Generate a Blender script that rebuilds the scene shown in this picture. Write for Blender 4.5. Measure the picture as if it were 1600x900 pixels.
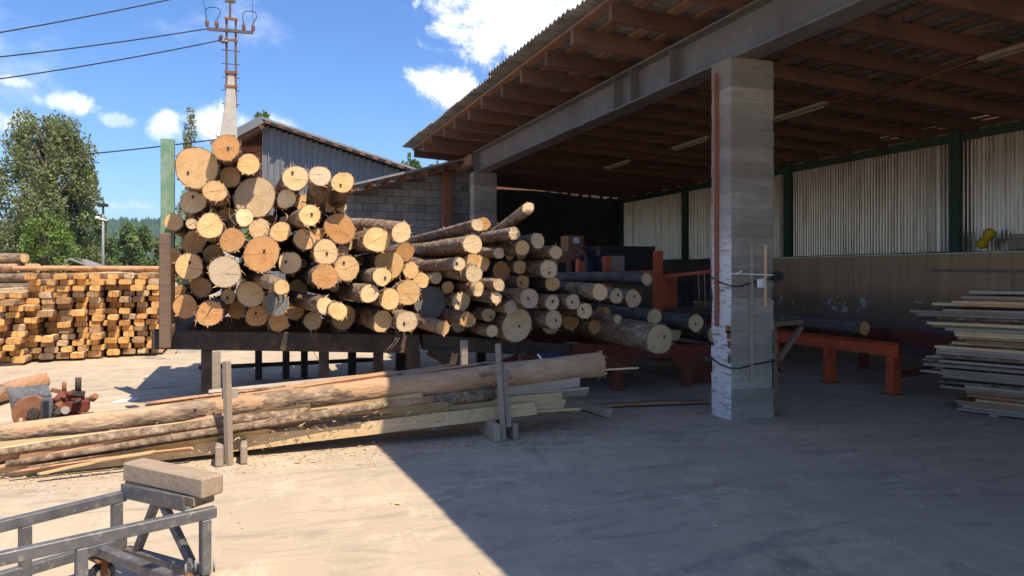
import bpy, math, random
import numpy as np
from mathutils import Vector, Matrix, Quaternion, noise as mnoise

random.seed(7)
rng = np.random.default_rng(11)
S = bpy.context.scene
COL = S.collection
for o in list(bpy.data.objects):
    bpy.data.objects.remove(o)

# ------------------------------------------------------------------ camera
EYE, FPX, HOR = 1.6, 1160.0, 425.0            # eye height, focal length and horizon row (1600 x 900 photo)
YAW = math.radians(19.47)
FW = Vector((math.sin(YAW), math.cos(YAW), 0)); RT = Vector((math.cos(YAW), -math.sin(YAW), 0))
cam = bpy.data.cameras.new('camera'); camo = bpy.data.objects.new('camera', cam); COL.objects.link(camo)
camo.location = (0, 0, EYE); camo.rotation_euler = (math.pi / 2, 0, -YAW)
cam.sensor_width = 36; cam.lens = 36 * FPX / 1600; cam.shift_y = -25 / 1600
cam.clip_start = .05; cam.clip_end = 9000
S.camera = camo

# ------------------------------------------------------------------ light
SUN_DIR = Vector((.24, -.54, 1)).normalized()           # towards the sun: behind the camera, a little right
SUN_EL = math.asin(SUN_DIR.z); SUN_AZ = math.atan2(SUN_DIR.x, SUN_DIR.y)
W = bpy.data.worlds.new('World'); S.world = W; W.use_nodes = True
SKY_STRENGTH = .15
sun = bpy.data.lights.new('sun', 'SUN'); suno = bpy.data.objects.new('sun', sun); COL.objects.link(suno)
sun.energy = 4.1; sun.angle = math.radians(.53); sun.color = (1, .87, .68)
suno.rotation_euler = SUN_DIR.to_track_quat('Z', 'Y').to_euler(); suno.location = (0, 0, 30)
S.view_settings.view_transform = 'Standard'; S.view_settings.look = 'None'
S.view_settings.exposure = .86; S.view_settings.gamma = 1; S.view_settings.use_curve_mapping = False
S.cycles.diffuse_bounces = 6


class NT:
    """small helper to wire procedural node trees"""
    def __init__(s, tree): s.t = tree; s.n = tree.nodes; s.l = tree.links
    def new(s, typ, **kw):
        n = s.n.new(typ)
        for k, v in kw.items(): setattr(n, k, v)
        return n
    def put(s, sock, v):
        if v is None: return
        if isinstance(v, bpy.types.NodeSocket): s.l.new(v, sock)
        elif isinstance(v, (tuple, list)) and len(v) == 3 and sock.type == 'RGBA': sock.default_value = (*v, 1)
        else: sock.default_value = v
    def coord(s, which='Object'): return s.new('ShaderNodeTexCoord').outputs[which]
    def rnd(s): return s.new('ShaderNodeObjectInfo').outputs['Random']
    def map(s, v, scale=(1, 1, 1), loc=(0, 0, 0), rot=(0, 0, 0)):
        n = s.new('ShaderNodeMapping'); s.put(n.inputs[0], v); s.put(n.inputs['Scale'], scale); s.put(n.inputs['Location'], loc); s.put(n.inputs['Rotation'], rot)
        return n.outputs[0]
    def noise(s, v, scale, detail=5, rough=.55, dist=0, out=0):
        n = s.new('ShaderNodeTexNoise'); s.put(n.inputs['Vector'], v)
        for k, x in (('Scale', scale), ('Detail', detail), ('Roughness', rough), ('Distortion', dist)): s.put(n.inputs[k], x)
        return n.outputs[out]
    def voro(s, v, scale, feature='F1', out='Distance'):
        n = s.new('ShaderNodeTexVoronoi', feature=feature); s.put(n.inputs['Vector'], v); s.put(n.inputs['Scale'], scale)
        return n.outputs[out]
    def math(s, op, a, b=None, c=None, clamp=False):
        n = s.new('ShaderNodeMath', operation=op, use_clamp=clamp)
        for i, x in enumerate((a, b, c)): s.put(n.inputs[i], x)
        return n.outputs[0]
    def vec(s, op, a, b=None, out=0):
        n = s.new('ShaderNodeVectorMath', operation=op); s.put(n.inputs[0], a)
        if b is not None: s.put(n.inputs[1], b)
        return n.outputs[out]
    def ramp(s, f, stops):
        n = s.new('ShaderNodeValToRGB'); s.put(n.inputs[0], f); e = n.color_ramp.elements
        while len(e) < len(stops): e.new(.5)
        for k, (p, c) in enumerate(stops):
            e[k].position = p; e[k].color = (c, c, c, 1) if isinstance(c, (int, float)) else (*c, 1)
        return n.outputs[0]
    def step(s, f, a, b):
        n = s.new('ShaderNodeMapRange', interpolation_type='SMOOTHSTEP'); s.put(n.inputs[0], f); s.put(n.inputs[1], a); s.put(n.inputs[2], b)
        return n.outputs[0]
    def mix(s, f, a, b, mode='MIX'):
        n = s.new('ShaderNodeMix', data_type='RGBA', blend_type=mode); s.put(n.inputs[0], f); s.put(n.inputs[6], a); s.put(n.inputs[7], b)
        return n.outputs[2]
    def sep(s, v):
        n = s.new('ShaderNodeSeparateXYZ'); s.put(n.inputs[0], v); return n.outputs
    def comb(s, x, y, z):
        n = s.new('ShaderNodeCombineXYZ')
        for i, k in enumerate((x, y, z)): s.put(n.inputs[i], k)
        return n.outputs[0]
    def bump(s, h, strength=.5, dist=.01):
        n = s.new('ShaderNodeBump'); s.put(n.inputs['Height'], h); s.put(n.inputs['Strength'], strength); s.put(n.inputs['Distance'], dist)
        return n.outputs[0]
    def jit(s, v):
        """coordinates shifted by a per-object random amount"""
        return s.vec('ADD', v, s.comb(s.math('MULTIPLY', s.rnd(), 37.), s.math('MULTIPLY', s.rnd(), 91.), s.math('MULTIPLY', s.rnd(), 53.)))


# ------------------------------------------------------------------ sky with fair-weather clouds
w = NT(W.node_tree); w.n.clear()
sky = w.new('ShaderNodeTexSky', sky_type='NISHITA'); sky.sun_disc = False
sky.sun_elevation = SUN_EL; sky.sun_rotation = SUN_AZ; sky.air_density = 1.0; sky.dust_density = .25; sky.ozone_density = 3.0
D = w.coord('Generated')
def pdir(px, py): return (FW + RT * ((px - 800) / FPX) + Vector((0, 0, (HOR - py) / FPX))).normalized()
n1 = w.noise(D, 11, 10, .66, .4); n2 = w.noise(w.map(D, (1, 1, 1.8), (3, 1, 5)), 3.2, 6, .6)
field = w.math('MULTIPLY', w.step(n2, .50, .74), .85)  # noise clouds all round, cover raised to brighten the shade
clouds = [(712, 132, 44, 30, 1), (775, 55, 80, 56, 1), (850, 20, 112, 62, 1), (930, -40, 130, 70, 1), (15, 190, 38, 20, .95), (96, 160, 34, 13, .75), (10, 127, 34, 10, .7), (258, 190, 27, 19, .85),
          (345, 196, 46, 24, .8), (440, 196, 38, 20, .7), (190, 322, 40, 9, .6), (188, 188, 26, 9, .4), (-120, 120, 90, 40, .8), (1300, -200, 200, 90, 1), (1900, 60, 160, 60, .9)]
for px, py, rx, ry, st in clouds:
    c = pdir(px, py)
    d = w.vec('LENGTH', w.vec('MULTIPLY', w.vec('SUBTRACT', D, tuple(c)), (1, 1, rx / ry)), out=1)
    f = w.math('SUBTRACT', 1.0, w.math('DIVIDE', d, 1.35 * rx / FPX))
    f = w.math('ADD', f, w.math('MULTIPLY', w.math('SUBTRACT', n1, .5), 3.6))
    f = w.math('MULTIPLY', w.step(f, .12, .75), st)
    field = w.math('MAXIMUM', field, f)
ccol = w.mix(w.step(n1, .3, .7), (3.7, 4.05, 4.6), (6.4, 6.4, 6.4))
hs = w.new('ShaderNodeHueSaturation'); w.put(hs.inputs['Color'], sky.outputs[0]); hs.inputs['Saturation'].default_value = 1.12; hs.inputs['Value'].default_value = .75
skyc = w.mix(field, w.mix(1., hs.outputs[0], (.64, .77, .98), 'MULTIPLY'), ccol)
bg = w.new('ShaderNodeBackground'); w.put(bg.inputs[0], skyc); bg.inputs[1].default_value = SKY_STRENGTH
w.l.new(bg.outputs[0], w.new('ShaderNodeOutputWorld').inputs[0])


# ------------------------------------------------------------------ pixel -> place (a pixel gives a direction; the plane it stands on gives the distance)
def at_y(px, py, Y):
    t = (px - 800) / FPX; s, c = math.sin(YAW), math.cos(YAW)
    X = Y * (s + t * c) / (c - t * s); d = s * X + c * Y
    return Vector((X, Y, EYE - (py - HOR) / FPX * d))
def at_d(px, py, d):
    p = FW * d + RT * ((px - 800) / FPX * d); p.z = EYE - (py - HOR) / FPX * d
    return p
def at_z(px, py, z=0.): return at_d(px, py, (EYE - z) * FPX / (py - HOR))
def at_x(px, py, X):
    t = (px - 800) / FPX; s, c = math.sin(YAW), math.cos(YAW)
    Y = X * (c - t * s) / (s + t * c); d = s * X + c * Y
    return Vector((X, Y, EYE - (py - HOR) / FPX * d))


# ------------------------------------------------------------------ mesh helpers
WL = {}
def tag(o, label=None, cat=None, group=None, kind=None):
    for k, v in (('label', label), ('category', cat), ('group', group), ('kind', kind)):
        if v: o[k] = v
    if cat and not kind: o['kind'] = 'thing'
    return o
def empty(name, loc, label=None, cat=None, group=None, quat=None):
    o = bpy.data.objects.new(name, None); COL.objects.link(o); o.location = loc; o.empty_display_size = .1
    if quat is not None: o.rotation_mode = 'QUATERNION'; o.rotation_quaternion = quat
    WL[o] = Vector(loc); return tag(o, label, cat, group)
def link(name, me, parent=None, loc=None):
    o = bpy.data.objects.new(name, me); COL.objects.link(o)
    if parent: o.parent = parent
    if loc is not None: o.location = loc
    return o
class MB:
    def __init__(s): s.v = []; s.f = []; s.m = []; s.sm = []
    def add(s, vs, fs, mi=0, smooth=False):
        b = len(s.v); s.v += [tuple(x) for x in vs]; s.f += [tuple(b + i for i in f) for f in fs]; s.m += [mi] * len(fs); s.sm += [smooth] * len(fs); return s
    def box(s, lo, hi, mi=0):
        (a, b, c), (d, e, f) = lo, hi
        return s.add([(a, b, c), (d, b, c), (d, e, c), (a, e, c), (a, b, f), (d, b, f), (d, e, f), (a, e, f)],
                     [(0, 3, 2, 1), (4, 5, 6, 7), (0, 1, 5, 4), (1, 2, 6, 5), (2, 3, 7, 6), (3, 0, 4, 7)], mi)
    def bar(s, p0, p1, wd, ht, mi=0, up=(0, 0, 1)):
        p0, p1, up = Vector(p0), Vector(p1), Vector(up); a = (p1 - p0).normalized(); sd = a.cross(up)
        if sd.length < 1e-4: sd = a.cross(Vector((0, 1, 0)))
        sd.normalize(); u = sd.cross(a).normalized(); sd = sd * wd / 2; u = u * ht / 2
        return s.add([p0 - sd - u, p0 + sd - u, p0 + sd + u, p0 - sd + u, p1 - sd - u, p1 + sd - u, p1 + sd + u, p1 - sd + u],
                     [(0, 1, 2, 3), (7, 6, 5, 4), (0, 4, 5, 1), (1, 5, 6, 2), (2, 6, 7, 3), (3, 7, 4, 0)], mi)
    def tube(s, pts, rad, n=10, mi=0, cap=True, smooth=True):
        pts = [Vector(p) for p in pts]; k = len(pts); rad = rad if isinstance(rad, (list, tuple)) else [rad] * k
        vs = []; a = (pts[-1] - pts[0]).normalized(); ref = Vector((0, 0, 1)) if abs(a.z) < .9 else Vector((1, 0, 0))
        for i, p in enumerate(pts):
            t = (pts[min(i + 1, k - 1)] - pts[max(i - 1, 0)]).normalized(); x = t.cross(ref).normalized(); y = x.cross(t)
            vs += [p + (x * math.cos(2 * math.pi * j / n) + y * math.sin(2 * math.pi * j / n)) * rad[i] for j in range(n)]
        fs = [(i * n + j, (i + 1) * n + j, (i + 1) * n + (j + 1) % n, i * n + (j + 1) % n) for i in range(k - 1) for j in range(n)]
        s.add(vs, fs, mi, smooth)
        if cap:
            b = len(s.v) - k * n
            s.f += [tuple(b + j for j in range(n)), tuple(b + (k - 1) * n + j for j in reversed(range(n)))]; s.m += [mi, mi]; s.sm += [False, False]
        return s
    def prism(s, poly, p0, ax, up, length, mi=0):
        """poly of (a, b) in the plane (ax, up) extruded along ax x up"""
        ax, up = Vector(ax).normalized(), Vector(up).normalized(); nn = ax.cross(up).normalized(); p0 = Vector(p0); n = len(poly)
        vs = [p0 + ax * a + up * b for a, b in poly]; vs += [v + nn * length for v in vs]
        return s.add(vs, [tuple(range(n)), tuple(range(2 * n - 1, n - 1, -1))] + [(j, n + j, n + (j + 1) % n, (j + 1) % n) for j in range(n)], mi)
    def mesh(s, name, mats, off=(0, 0, 0)):
        me = bpy.data.meshes.new(name); off = Vector(off)
        me.from_pydata([Vector(v) - off for v in s.v], [], s.f)
        for m in (mats if isinstance(mats, (list, tuple)) else [mats]): me.materials.append(m)
        me.polygons.foreach_set('material_index', s.m); me.polygons.foreach_set('use_smooth', s.sm); me.update()
        return me
    def build(s, name, mats, parent=None, bevel=0, origin=None, local=False):
        """world-space vertices -> one object; origin at the parent's place or at the base of the thing"""
        if local: off = Vector((0, 0, 0))
        elif parent: off = WL[parent]
        elif origin is not None: off = Vector(origin)
        else:
            a = np.array(s.v); off = Vector(((a[:, 0].min() + a[:, 0].max()) / 2, (a[:, 1].min() + a[:, 1].max()) / 2, a[:, 2].min()))
        o = link(name, s.mesh(name, mats, off), parent)
        if not local:
            WL[o] = off
            if not parent: o.location = off
        if bevel:
            b = o.modifiers.new('bevel', 'BEVEL'); b.width = bevel; b.segments = 1; b.limit_method = 'ANGLE'
        return o


# ------------------------------------------------------------------ materials
def material(name, fn, rough=.8, metal=0., spec=.3):
    m = bpy.data.materials.new(name); m.use_nodes = True; t = NT(m.node_tree); b = t.n['Principled BSDF']
    b.inputs['Roughness'].default_value = rough; b.inputs['Metallic'].default_value = metal; b.inputs['Specular IOR Level'].default_value = spec
    r = fn(t, b)
    if r is not None:
        r = r if isinstance(r, tuple) and not isinstance(r[0], (int, float)) else (r,)
        t.put(b.inputs['Base Color'], r[0])
        if len(r) > 1 and r[1] is not None: t.put(b.inputs['Normal'], r[1])
        if len(r) > 2 and r[2] is not None: t.put(b.inputs['Roughness'], r[2])
    return m
def simple(name, a, b2, scale=8, rough=.8, metal=0, bump=.25, stretch=(1, 1, 1), dirt=None, spec=.3, bd=.01, var=0):
    def fn(t, b):
        v = t.map(t.jit(t.coord()), stretch); f = t.noise(v, scale, 7, .62); c = t.mix(t.step(f, .3, .72), a, b2)
        g = t.noise(v, scale * 6, 4, .6); c = t.mix(t.math('MULTIPLY', t.step(g, .4, .75), .35), c, tuple(.6 * x for x in a))
        if dirt: c = t.mix(t.step(t.noise(t.map(t.coord(), (1, 1, 1), (5, 2, 9)), scale * .35, 8, .7), .5, .68), c, dirt)
        if var:
            hv = t.new('ShaderNodeHueSaturation'); t.put(hv.inputs['Color'], c); t.put(hv.inputs['Value'], t.math('ADD', 1 - var, t.math('MULTIPLY', t.rnd(), 2 * var))); c = hv.outputs[0]
        return c, t.bump(t.math('ADD', f, t.math('MULTIPLY', g, .4)), bump, bd)
    return material(name, fn, rough, metal, spec)

def f_ground(t, b):
    v = t.coord(); big = t.noise(v, .22, 4, .5); mid = t.noise(v, 1.1, 8, .66, .4); fine = t.noise(v, 22, 6, .7); grit = t.noise(v, 140, 3, .6)
    drag = t.noise(t.map(v, (.6, 2.0, 1), rot=(0, 0, .35)), 1.3, 9, .72, 1.8); drag2 = t.noise(t.map(v, (2.2, .9, 1), rot=(0, 0, -.5)), 1.1, 8, .7, 1.6)
    c = t.mix(t.step(big, .35, .65), (.48, .385, .275), (.40, .33, .245))
    c = t.mix(t.math('MULTIPLY', t.step(mid, .42, .72), .55), c, (.56, .455, .325))
    c = t.mix(t.math('MULTIPLY', t.step(drag, .46, .70), .8), c, (.26, .225, .185))
    c = t.mix(t.math('MULTIPLY', t.step(drag2, .5, .72), .55), c, (.60, .51, .39))
    c = t.mix(t.math('MULTIPLY', t.step(fine, .55, .8), .35), c, (.22, .19, .155))
    c = t.mix(t.math('MULTIPLY', t.step(grit, .62, .72), .4), c, (.58, .52, .43))

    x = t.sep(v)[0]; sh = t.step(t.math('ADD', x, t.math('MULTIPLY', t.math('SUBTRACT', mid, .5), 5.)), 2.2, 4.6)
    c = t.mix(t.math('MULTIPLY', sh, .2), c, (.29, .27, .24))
    dv_ = t.vec('ADD', v, t.vec('MULTIPLY', t.vec('SUBTRACT', t.noise(v, 1.7, 5, .65, out=1), (.5, .5, .5)), (.9, .9, 0)))
    ck = t.math('MULTIPLY', t.step(t.voro(dv_, .34, 'DISTANCE_TO_EDGE'), .011, .003), t.step(t.noise(t.map(v, (1, 1, 1), (9, 3, 0)), .5, 3), .46, .56))
    oil = t.step(t.noise(t.map(v, (1, 1, 1), (21, 7, 0)), .75, 7, .68, .5), .60, .70); c = t.mix(t.math('MULTIPLY', oil, .6), c, (.15, .13, .11))
    dust = t.math('MULTIPLY', t.step(t.noise(t.map(v, (1, 1.6, 1), (2, 31, 0)), .9, 9, .74, .8), .52, .64), t.step(fine, .35, .6)); c = t.mix(t.math('MULTIPLY', dust, .55), c, (.66, .55, .41))
    c = t.mix(t.math('MULTIPLY', ck, .22), c, (.16, .135, .11)); mid = t.math('SUBTRACT', mid, t.math('MULTIPLY', ck, .15))
    h = t.math('ADD', t.math('MULTIPLY', fine, .6), t.math('ADD', t.math('MULTIPLY', grit, .35), mid))
    return c, t.bump(h, .45, .012), t.ramp(mid, [(.2, .75), (.8, .95)])
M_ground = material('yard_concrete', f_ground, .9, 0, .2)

def f_bark(t, b, peel=.6, warm=1.):
    o = t.jit(t.coord()); v = t.map(o, (1, 1, .38)); pl = t.voro(t.vec('ADD', v, t.vec('MULTIPLY', t.noise(v, 9, 3, out=1), (.08, .08, .08))), 26)
    n = t.noise(v, 14, 8, .68); lo = t.noise(t.map(o, (1, 1, .55)), 2.6, 6, .62)
    c = t.mix(t.step(n, .32, .7), (.125, .083, .056), (.43, .315, .21))
    c = t.mix(t.math('MULTIPLY', t.step(t.noise(v, 5, 4), .5, .7), .5), c, (.44, .36, .275))
    c = t.mix(t.math('MULTIPLY', t.step(pl, .25, .55), .35), c, (.10, .065, .045))
    pe = t.math('MULTIPLY', t.step(lo, peel, peel + .05), 1.); c = t.mix(pe, c, t.mix(n, (.36 * warm, .20, .105), (.50 * warm, .335, .20)))
    h = t.math('SUBTRACT', t.math('ADD', n, t.math('MULTIPLY', pl, .6)), t.math('MULTIPLY', pe, .5))
    return c, t.bump(h, .8, .018)
M_bark = material('spruce_bark', f_bark, .9, 0, .15)
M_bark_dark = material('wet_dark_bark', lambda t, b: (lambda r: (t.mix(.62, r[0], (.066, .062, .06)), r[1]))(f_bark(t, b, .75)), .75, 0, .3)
M_peeled = material('peeled_log', lambda t, b: f_bark(t, b, .40, 1.1), .85, 0, .2)

def f_cut(cols):
    def fn(t, b):
        o = t.coord(); x, y, z = t.sep(o); r1 = t.rnd()
        off = t.comb(t.math('MULTIPLY', t.math('SUBTRACT', r1, .5), .05), t.math('MULTIPLY', t.math('SUBTRACT', t.math('FRACT', t.math('MULTIPLY', r1, 7.)), .5), .05), 0)
        p = t.vec('ADD', t.comb(x, y, 0), off); j = t.jit(p)
        q = t.vec('ADD', p, t.vec('MULTIPLY', t.vec('SUBTRACT', t.noise(j, 7, 3, out=1), (.5, .5, .5)), (.035, .035, 0)))
        d = t.vec('LENGTH', q, out=1); ring = t.math('SINE', t.math('MULTIPLY', d, 620.)); ring2 = t.math('SINE', t.math('MULTIPLY', d, 170.))
        lo = t.noise(j, 8, 5, .6); saw = t.noise(t.map(j, (6, 90, 1), rot=(0, 0, .6)), 2, 4, .6)
        c = t.mix(t.step(lo, .3, .7), cols[0], cols[1]); c = t.mix(t.math('MULTIPLY', t.step(ring, -.2, 1.), .2), c, cols[2])
        c = t.mix(t.math('MULTIPLY', t.step(ring2, .2, 1.), .14), c, cols[2]); c = t.mix(t.math('MULTIPLY', t.step(saw, .5, .8), .25), c, tuple(min(.8, 1.2 * k) for k in cols[1]))
        c = t.mix(t.step(d, .012, .004), c, cols[2])
        ang = t.math('MULTIPLY', r1, 41.); ca, sa = t.math('COSINE', ang), t.math('SINE', ang); qx, qy, qz = t.sep(q)
        u = t.math('ADD', t.math('MULTIPLY', qx, ca), t.math('MULTIPLY', qy, sa)); vv = t.math('SUBTRACT', t.math('MULTIPLY', qy, ca), t.math('MULTIPLY', qx, sa))
        cr = t.math('MULTIPLY', t.step(t.math('ABSOLUTE', vv), .0035, .0015), t.step(t.math('FRACT', t.math('MULTIPLY', r1, 13.)), .74, .78))
        cr = t.math('MULTIPLY', cr, t.step(u, -.05, -.02)); c = t.mix(t.math('MULTIPLY', cr, .85), c, (.10, .055, .03))
        c = t.mix(t.math('MULTIPLY', t.step(t.noise(t.map(j, (1, 1, 1), (4, 4, 4)), 4.5, 6, .65), .56, .70), .45), c, cols[3])
        c = t.mix(t.math('MULTIPLY', t.step(t.noise(t.map(j, (1, 1, 1), (8, 1, 2)), 11, 7, .72), .52, .72), .5), c, tuple(.62 * k for k in cols[3])); c = t.mix(t.math('MULTIPLY', t.step(t.noise(t.map(j, (1, 1, 1), (3, 9, 2)), 70, 3, .6), .58, .7), .35), c, tuple(.7 * k for k in cols[2]))
        hsv = t.new('ShaderNodeHueSaturation'); t.put(hsv.inputs['Color'], c); t.put(hsv.inputs['Value'], t.math('ADD', .80, t.math('MULTIPLY', t.math('FRACT', t.math('MULTIPLY', r1, 29.)), .34)))
        return hsv.outputs[0], t.bump(t.math('ADD', t.math('MULTIPLY', saw, .7), t.math('MULTIPLY', ring, .08)), .35, .006)
    return fn
CUT = {
    'o': material('cut_end_orange', f_cut([(.76, .45, .19), (.82, .54, .27), (.58, .29, .10), (.56, .32, .14)]), .75, 0, .2),
    'y': material('cut_end_yellow', f_cut([(.80, .55, .28), (.84, .62, .36), (.64, .38, .16), (.62, .40, .20)]), .75, 0, .2),
    'p': material('cut_end_pale', f_cut([(.68, .48, .27), (.75, .57, .36), (.50, .31, .14), (.46, .32, .19)]), .8, 0, .2),
    'g': material('cut_end_weathered', f_cut([(.46, .36, .24), (.52, .41, .28), (.32, .22, .14), (.58, .38, .18)]), .85, 0, .2),
    'd': material('cut_end_grey', f_cut([(.15, .15, .145), (.18, .175, .165), (.11, .105, .10), (.20, .18, .16)]), .85, 0, .2),
    'r': material('cut_end_brown', f_cut([(.55, .27, .10), (.62, .34, .14), (.38, .17, .06), (.42, .22, .09)]), .8, 0, .2)}
M_tag = simple('dark_tag', (.03, .03, .032), (.06, .06, .065), 40, .6)

def f_wood(a, bb, dark, grain=(1.2, 26, 26), bump=.35, dirt=None):
    def fn(t, b):
        v = t.jit(t.coord()); g = t.noise(t.map(v, grain), 1.6, 6, .65, .6); lo = t.noise(v, 2.2, 5, .6); f = t.noise(t.map(v, (4, 90, 90)), 1.2, 3)
        c = t.mix(t.step(g, .3, .7), a, bb); c = t.mix(t.math('MULTIPLY', t.step(f, .55, .75), .5), c, dark); c = t.mix(t.math('MULTIPLY', t.step(lo, .45, .75), .45), c, tuple(.72 * k for k in a))
        k = t.step(t.voro(t.map(v, (1, 5, 5)), 1.3), .08, .03); c = t.mix(t.math('MULTIPLY', k, .6), c, dark)
        if dirt: c = t.mix(t.math('MULTIPLY', t.step(t.noise(v, 1.1, 7, .7), .48, .66), .7), c, dirt)
        hv = t.new('ShaderNodeHueSaturation'); t.put(hv.inputs['Color'], c); t.put(hv.inputs['Value'], t.math('ADD', .78, t.math('MULTIPLY', t.math('FRACT', t.math('MULTIPLY', t.rnd(), 17.)), .44)))
        return hv.outputs[0], t.bump(g, bump, .006)
    return fn
M_sawn = material('fresh_sawn_wood', f_wood((.60, .42, .22), (.68, .50, .29), (.36, .22, .10)), .8, 0, .2)
M_sawn_grey = material('weathered_sawn_wood', f_wood((.38, .32, .25), (.48, .41, .325), (.20, .16, .12)), .85, 0, .2)
M_sawn_green = material('damp_slab_wood', f_wood((.36, .27, .13), (.45, .34, .17), (.20, .13, .06)), .85, 0, .2)
M_sawn_red = material('reddish_slab_wood', f_wood((.33, .17, .09), (.42, .24, .13), (.16, .07, .04)), .85, 0, .2)
M_rafter = material('brown_stained_timber', f_wood((.145, .073, .05), (.205, .108, .072), (.07, .036, .026), dirt=(.11, .07, .055)), .8, 0, .25)
M_batten = material('rough_batten_wood', f_wood((.24, .135, .088), (.34, .20, .135), (.12, .06, .045), dirt=(.17, .12, .09)), .85, 0, .2)
M_oldtimber = material('old_grey_timber', f_wood((.30, .24, .18), (.38, .31, .235), (.14, .105, .08)), .85, 0, .2)
M_boltimber = material('brown_bolster_timber', f_wood((.27, .205, .145), (.35, .27, .19), (.13, .095, .07)), .85, 0, .2)
M_redpost = material('red_brown_post_wood', f_wood((.26, .10, .06), (.33, .14, .085), (.12, .05, .03)), .8, 0, .25)
M_brownpost = material('brown_side_timber', f_wood((.17, .115, .08), (.24, .165, .115), (.08, .05, .035)), .85, 0, .2)
M_slablog = material('sun_bleached_log', lambda t, b: (lambda r: (t.mix(t.math('MULTIPLY', t.step(t.noise(t.map(t.coord(), (1, 1, .3), (7, 7, 7)), 3.2, 8, .7), .40, .62), .72), r[0], (.60, .42, .26)), r[1]))(f_bark(t, b, .47, 1.)), .85, 0, .2)
M_inner = simple('shade_dark_inner_wall', (.05, .042, .036), (.075, .062, .052), 3, .9)  # near-black tone puts the deep shed's shade into the walls
M_deck = simple('oily_deck_and_shaded_rail', (.045, .036, .03), (.085, .062, .048), 9, .75, 0, .4, dirt=(.13, .085, .06))

def f_column(t, b):
    o = t.coord(); x, y, z = t.sep(o); band = t.noise(t.comb(0, 0, t.math('FLOOR', t.math('MULTIPLY', z, 6.1))), 3.7, 1)
    n = t.noise(t.map(o, (1, 1, 5)), 3.5, 8, .7); f = t.noise(o, 38, 5, .65); lo = t.noise(o, 1.2, 4)
    c = t.mix(t.step(n, .3, .7), (.27, .24, .20), (.39, .35, .295)); c = t.mix(t.step(band, .42, .58), c, t.mix(.62, c, (.165, .148, .125)))
    c = t.mix(t.math('MULTIPLY', t.step(f, .58, .75), .5), c, (.13, .12, .11)); c = t.mix(t.math('MULTIPLY', t.step(lo, .55, .75), .4), c, (.34, .32, .285))
    white = t.math('MULTIPLY', t.step(t.sep(t.new('ShaderNodeNewGeometry').outputs['True Normal'])[0], -.6, -.8), t.step(t.math('ADD', z, t.math('MULTIPLY', n, 1.2)), 3.1, 2.2))       # limewashed side
    c = t.mix(t.math('MULTIPLY', white, t.step(t.noise(t.map(o, (1, 1, 4)), 6, 7, .7), .66, .5)), c, (.66, .65, .63))
    return c, t.bump(t.math('ADD', n, t.math('MULTIPLY', f, .5)), .55, .012)
M_column = material('board_marked_concrete', f_column, .9, 0, .2)
M_block = simple('concrete_block', (.20, .20, .20), (.29, .29, .285), 5, .92, 0, .5, dirt=(.17, .17, .172), var=.22)
M_mortar = simple('mortar', (.17, .165, .16), (.22, .215, .21), 12, .95)
M_steel = simple('grey_primed_steel', (.135, .13, .127), (.185, .18, .172), 1.5, .5, 0, .05, dirt=(.11, .09, .08), spec=.4)
M_slate = simple('asbestos_slate', (.22, .22, .215), (.32, .32, .31), 4, .9, 0, .25, dirt=(.16, .155, .14))
def f_galv(t, b):
    o = t.coord(); j = t.jit(o); n = t.noise(t.map(j, (1, 1, .25)), 6, 7, .65); st = t.noise(t.map(j, (7, 7, .35)), 2, 6, .7)
    c = t.mix(t.step(n, .3, .7), (.46, .415, .345), (.62, .57, .49)); c = t.mix(t.math('MULTIPLY', t.step(st, .48, .7), .75), c, (.26, .19, .13))
    return c, t.bump(n, .1, .01), t.ramp(n, [(.2, .24), (.8, .42)])
M_galv = material('galvanised_sheet', f_galv, .4, .85, .5)
M_green = simple('dark_green_paint', (.03, .075, .05), (.045, .10, .065), 6, .55, 0, .15, dirt=(.05, .05, .04))
def f_retain(t, b):
    o = t.coord(); x, y, z = t.sep(o); n = t.noise(o, 2.2, 8, .66); st = t.noise(t.map(o, (1, 4, .25)), 2.2, 7, .7); zz = t.math('ADD', z, t.math('MULTIPLY', t.math('SUBTRACT', n, .5), .5))
    c = t.mix(t.step(st, .35, .7), (.52, .33, .185), (.60, .40, .235)); c = t.mix(t.step(zz, 1.4, .85), c, (.29, .20, .13)); c = t.mix(t.step(zz, .8, .3), c, (.14, .115, .095))
    fl = t.noise(t.map(o, (1, 1.5, 1.3)), 2.6, 7, .66); m = t.math('MULTIPLY', t.step(fl, .575, .585), t.math('MULTIPLY', t.step(t.math('ADD', z, t.math('MULTIPLY', fl, .3)), .92, .98), t.step(t.math('ADD', z, t.math('MULTIPLY', fl, .5)), 1.42, 1.36)))
    c = t.mix(m, c, (.58, .55, .50)); c = t.mix(t.math('MULTIPLY', t.step(t.noise(t.map(o, (1, 9, .2)), 2, 6, .7), .55, .72), .6), c, (.10, .075, .055))
    return c, t.bump(t.math('SUBTRACT', n, t.math('MULTIPLY', m, .4)), .4, .012)
M_retain = material('stained_retaining_wall', f_retain, .9, 0, .2)
M_ledge = simple('dusty_ledge', (.30, .25, .20), (.38, .33, .27), 6, .95)
M_orange = simple('orange_red_paint', (.50, .075, .022), (.58, .115, .035), 5, .5, 0, .12, dirt=(.16, .05, .03), spec=.4)
M_redold = simple('worn_red_paint', (.15, .035, .022), (.21, .055, .032), 5, .7, 0, .25, dirt=(.06, .042, .035))
M_rust = simple('rusty_steel', (.19, .075, .035), (.32, .15, .075), 9, .85, 0, .4, dirt=(.10, .05, .03))
M_pole_steel = simple('brown_pole_steel', (.10, .066, .06), (.15, .10, .09), 9, .7, 0, .2)
M_poleconc = simple('pole_concrete', (.40, .37, .32), (.50, .46, .40), 5, .9, 0, .2)
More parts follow.
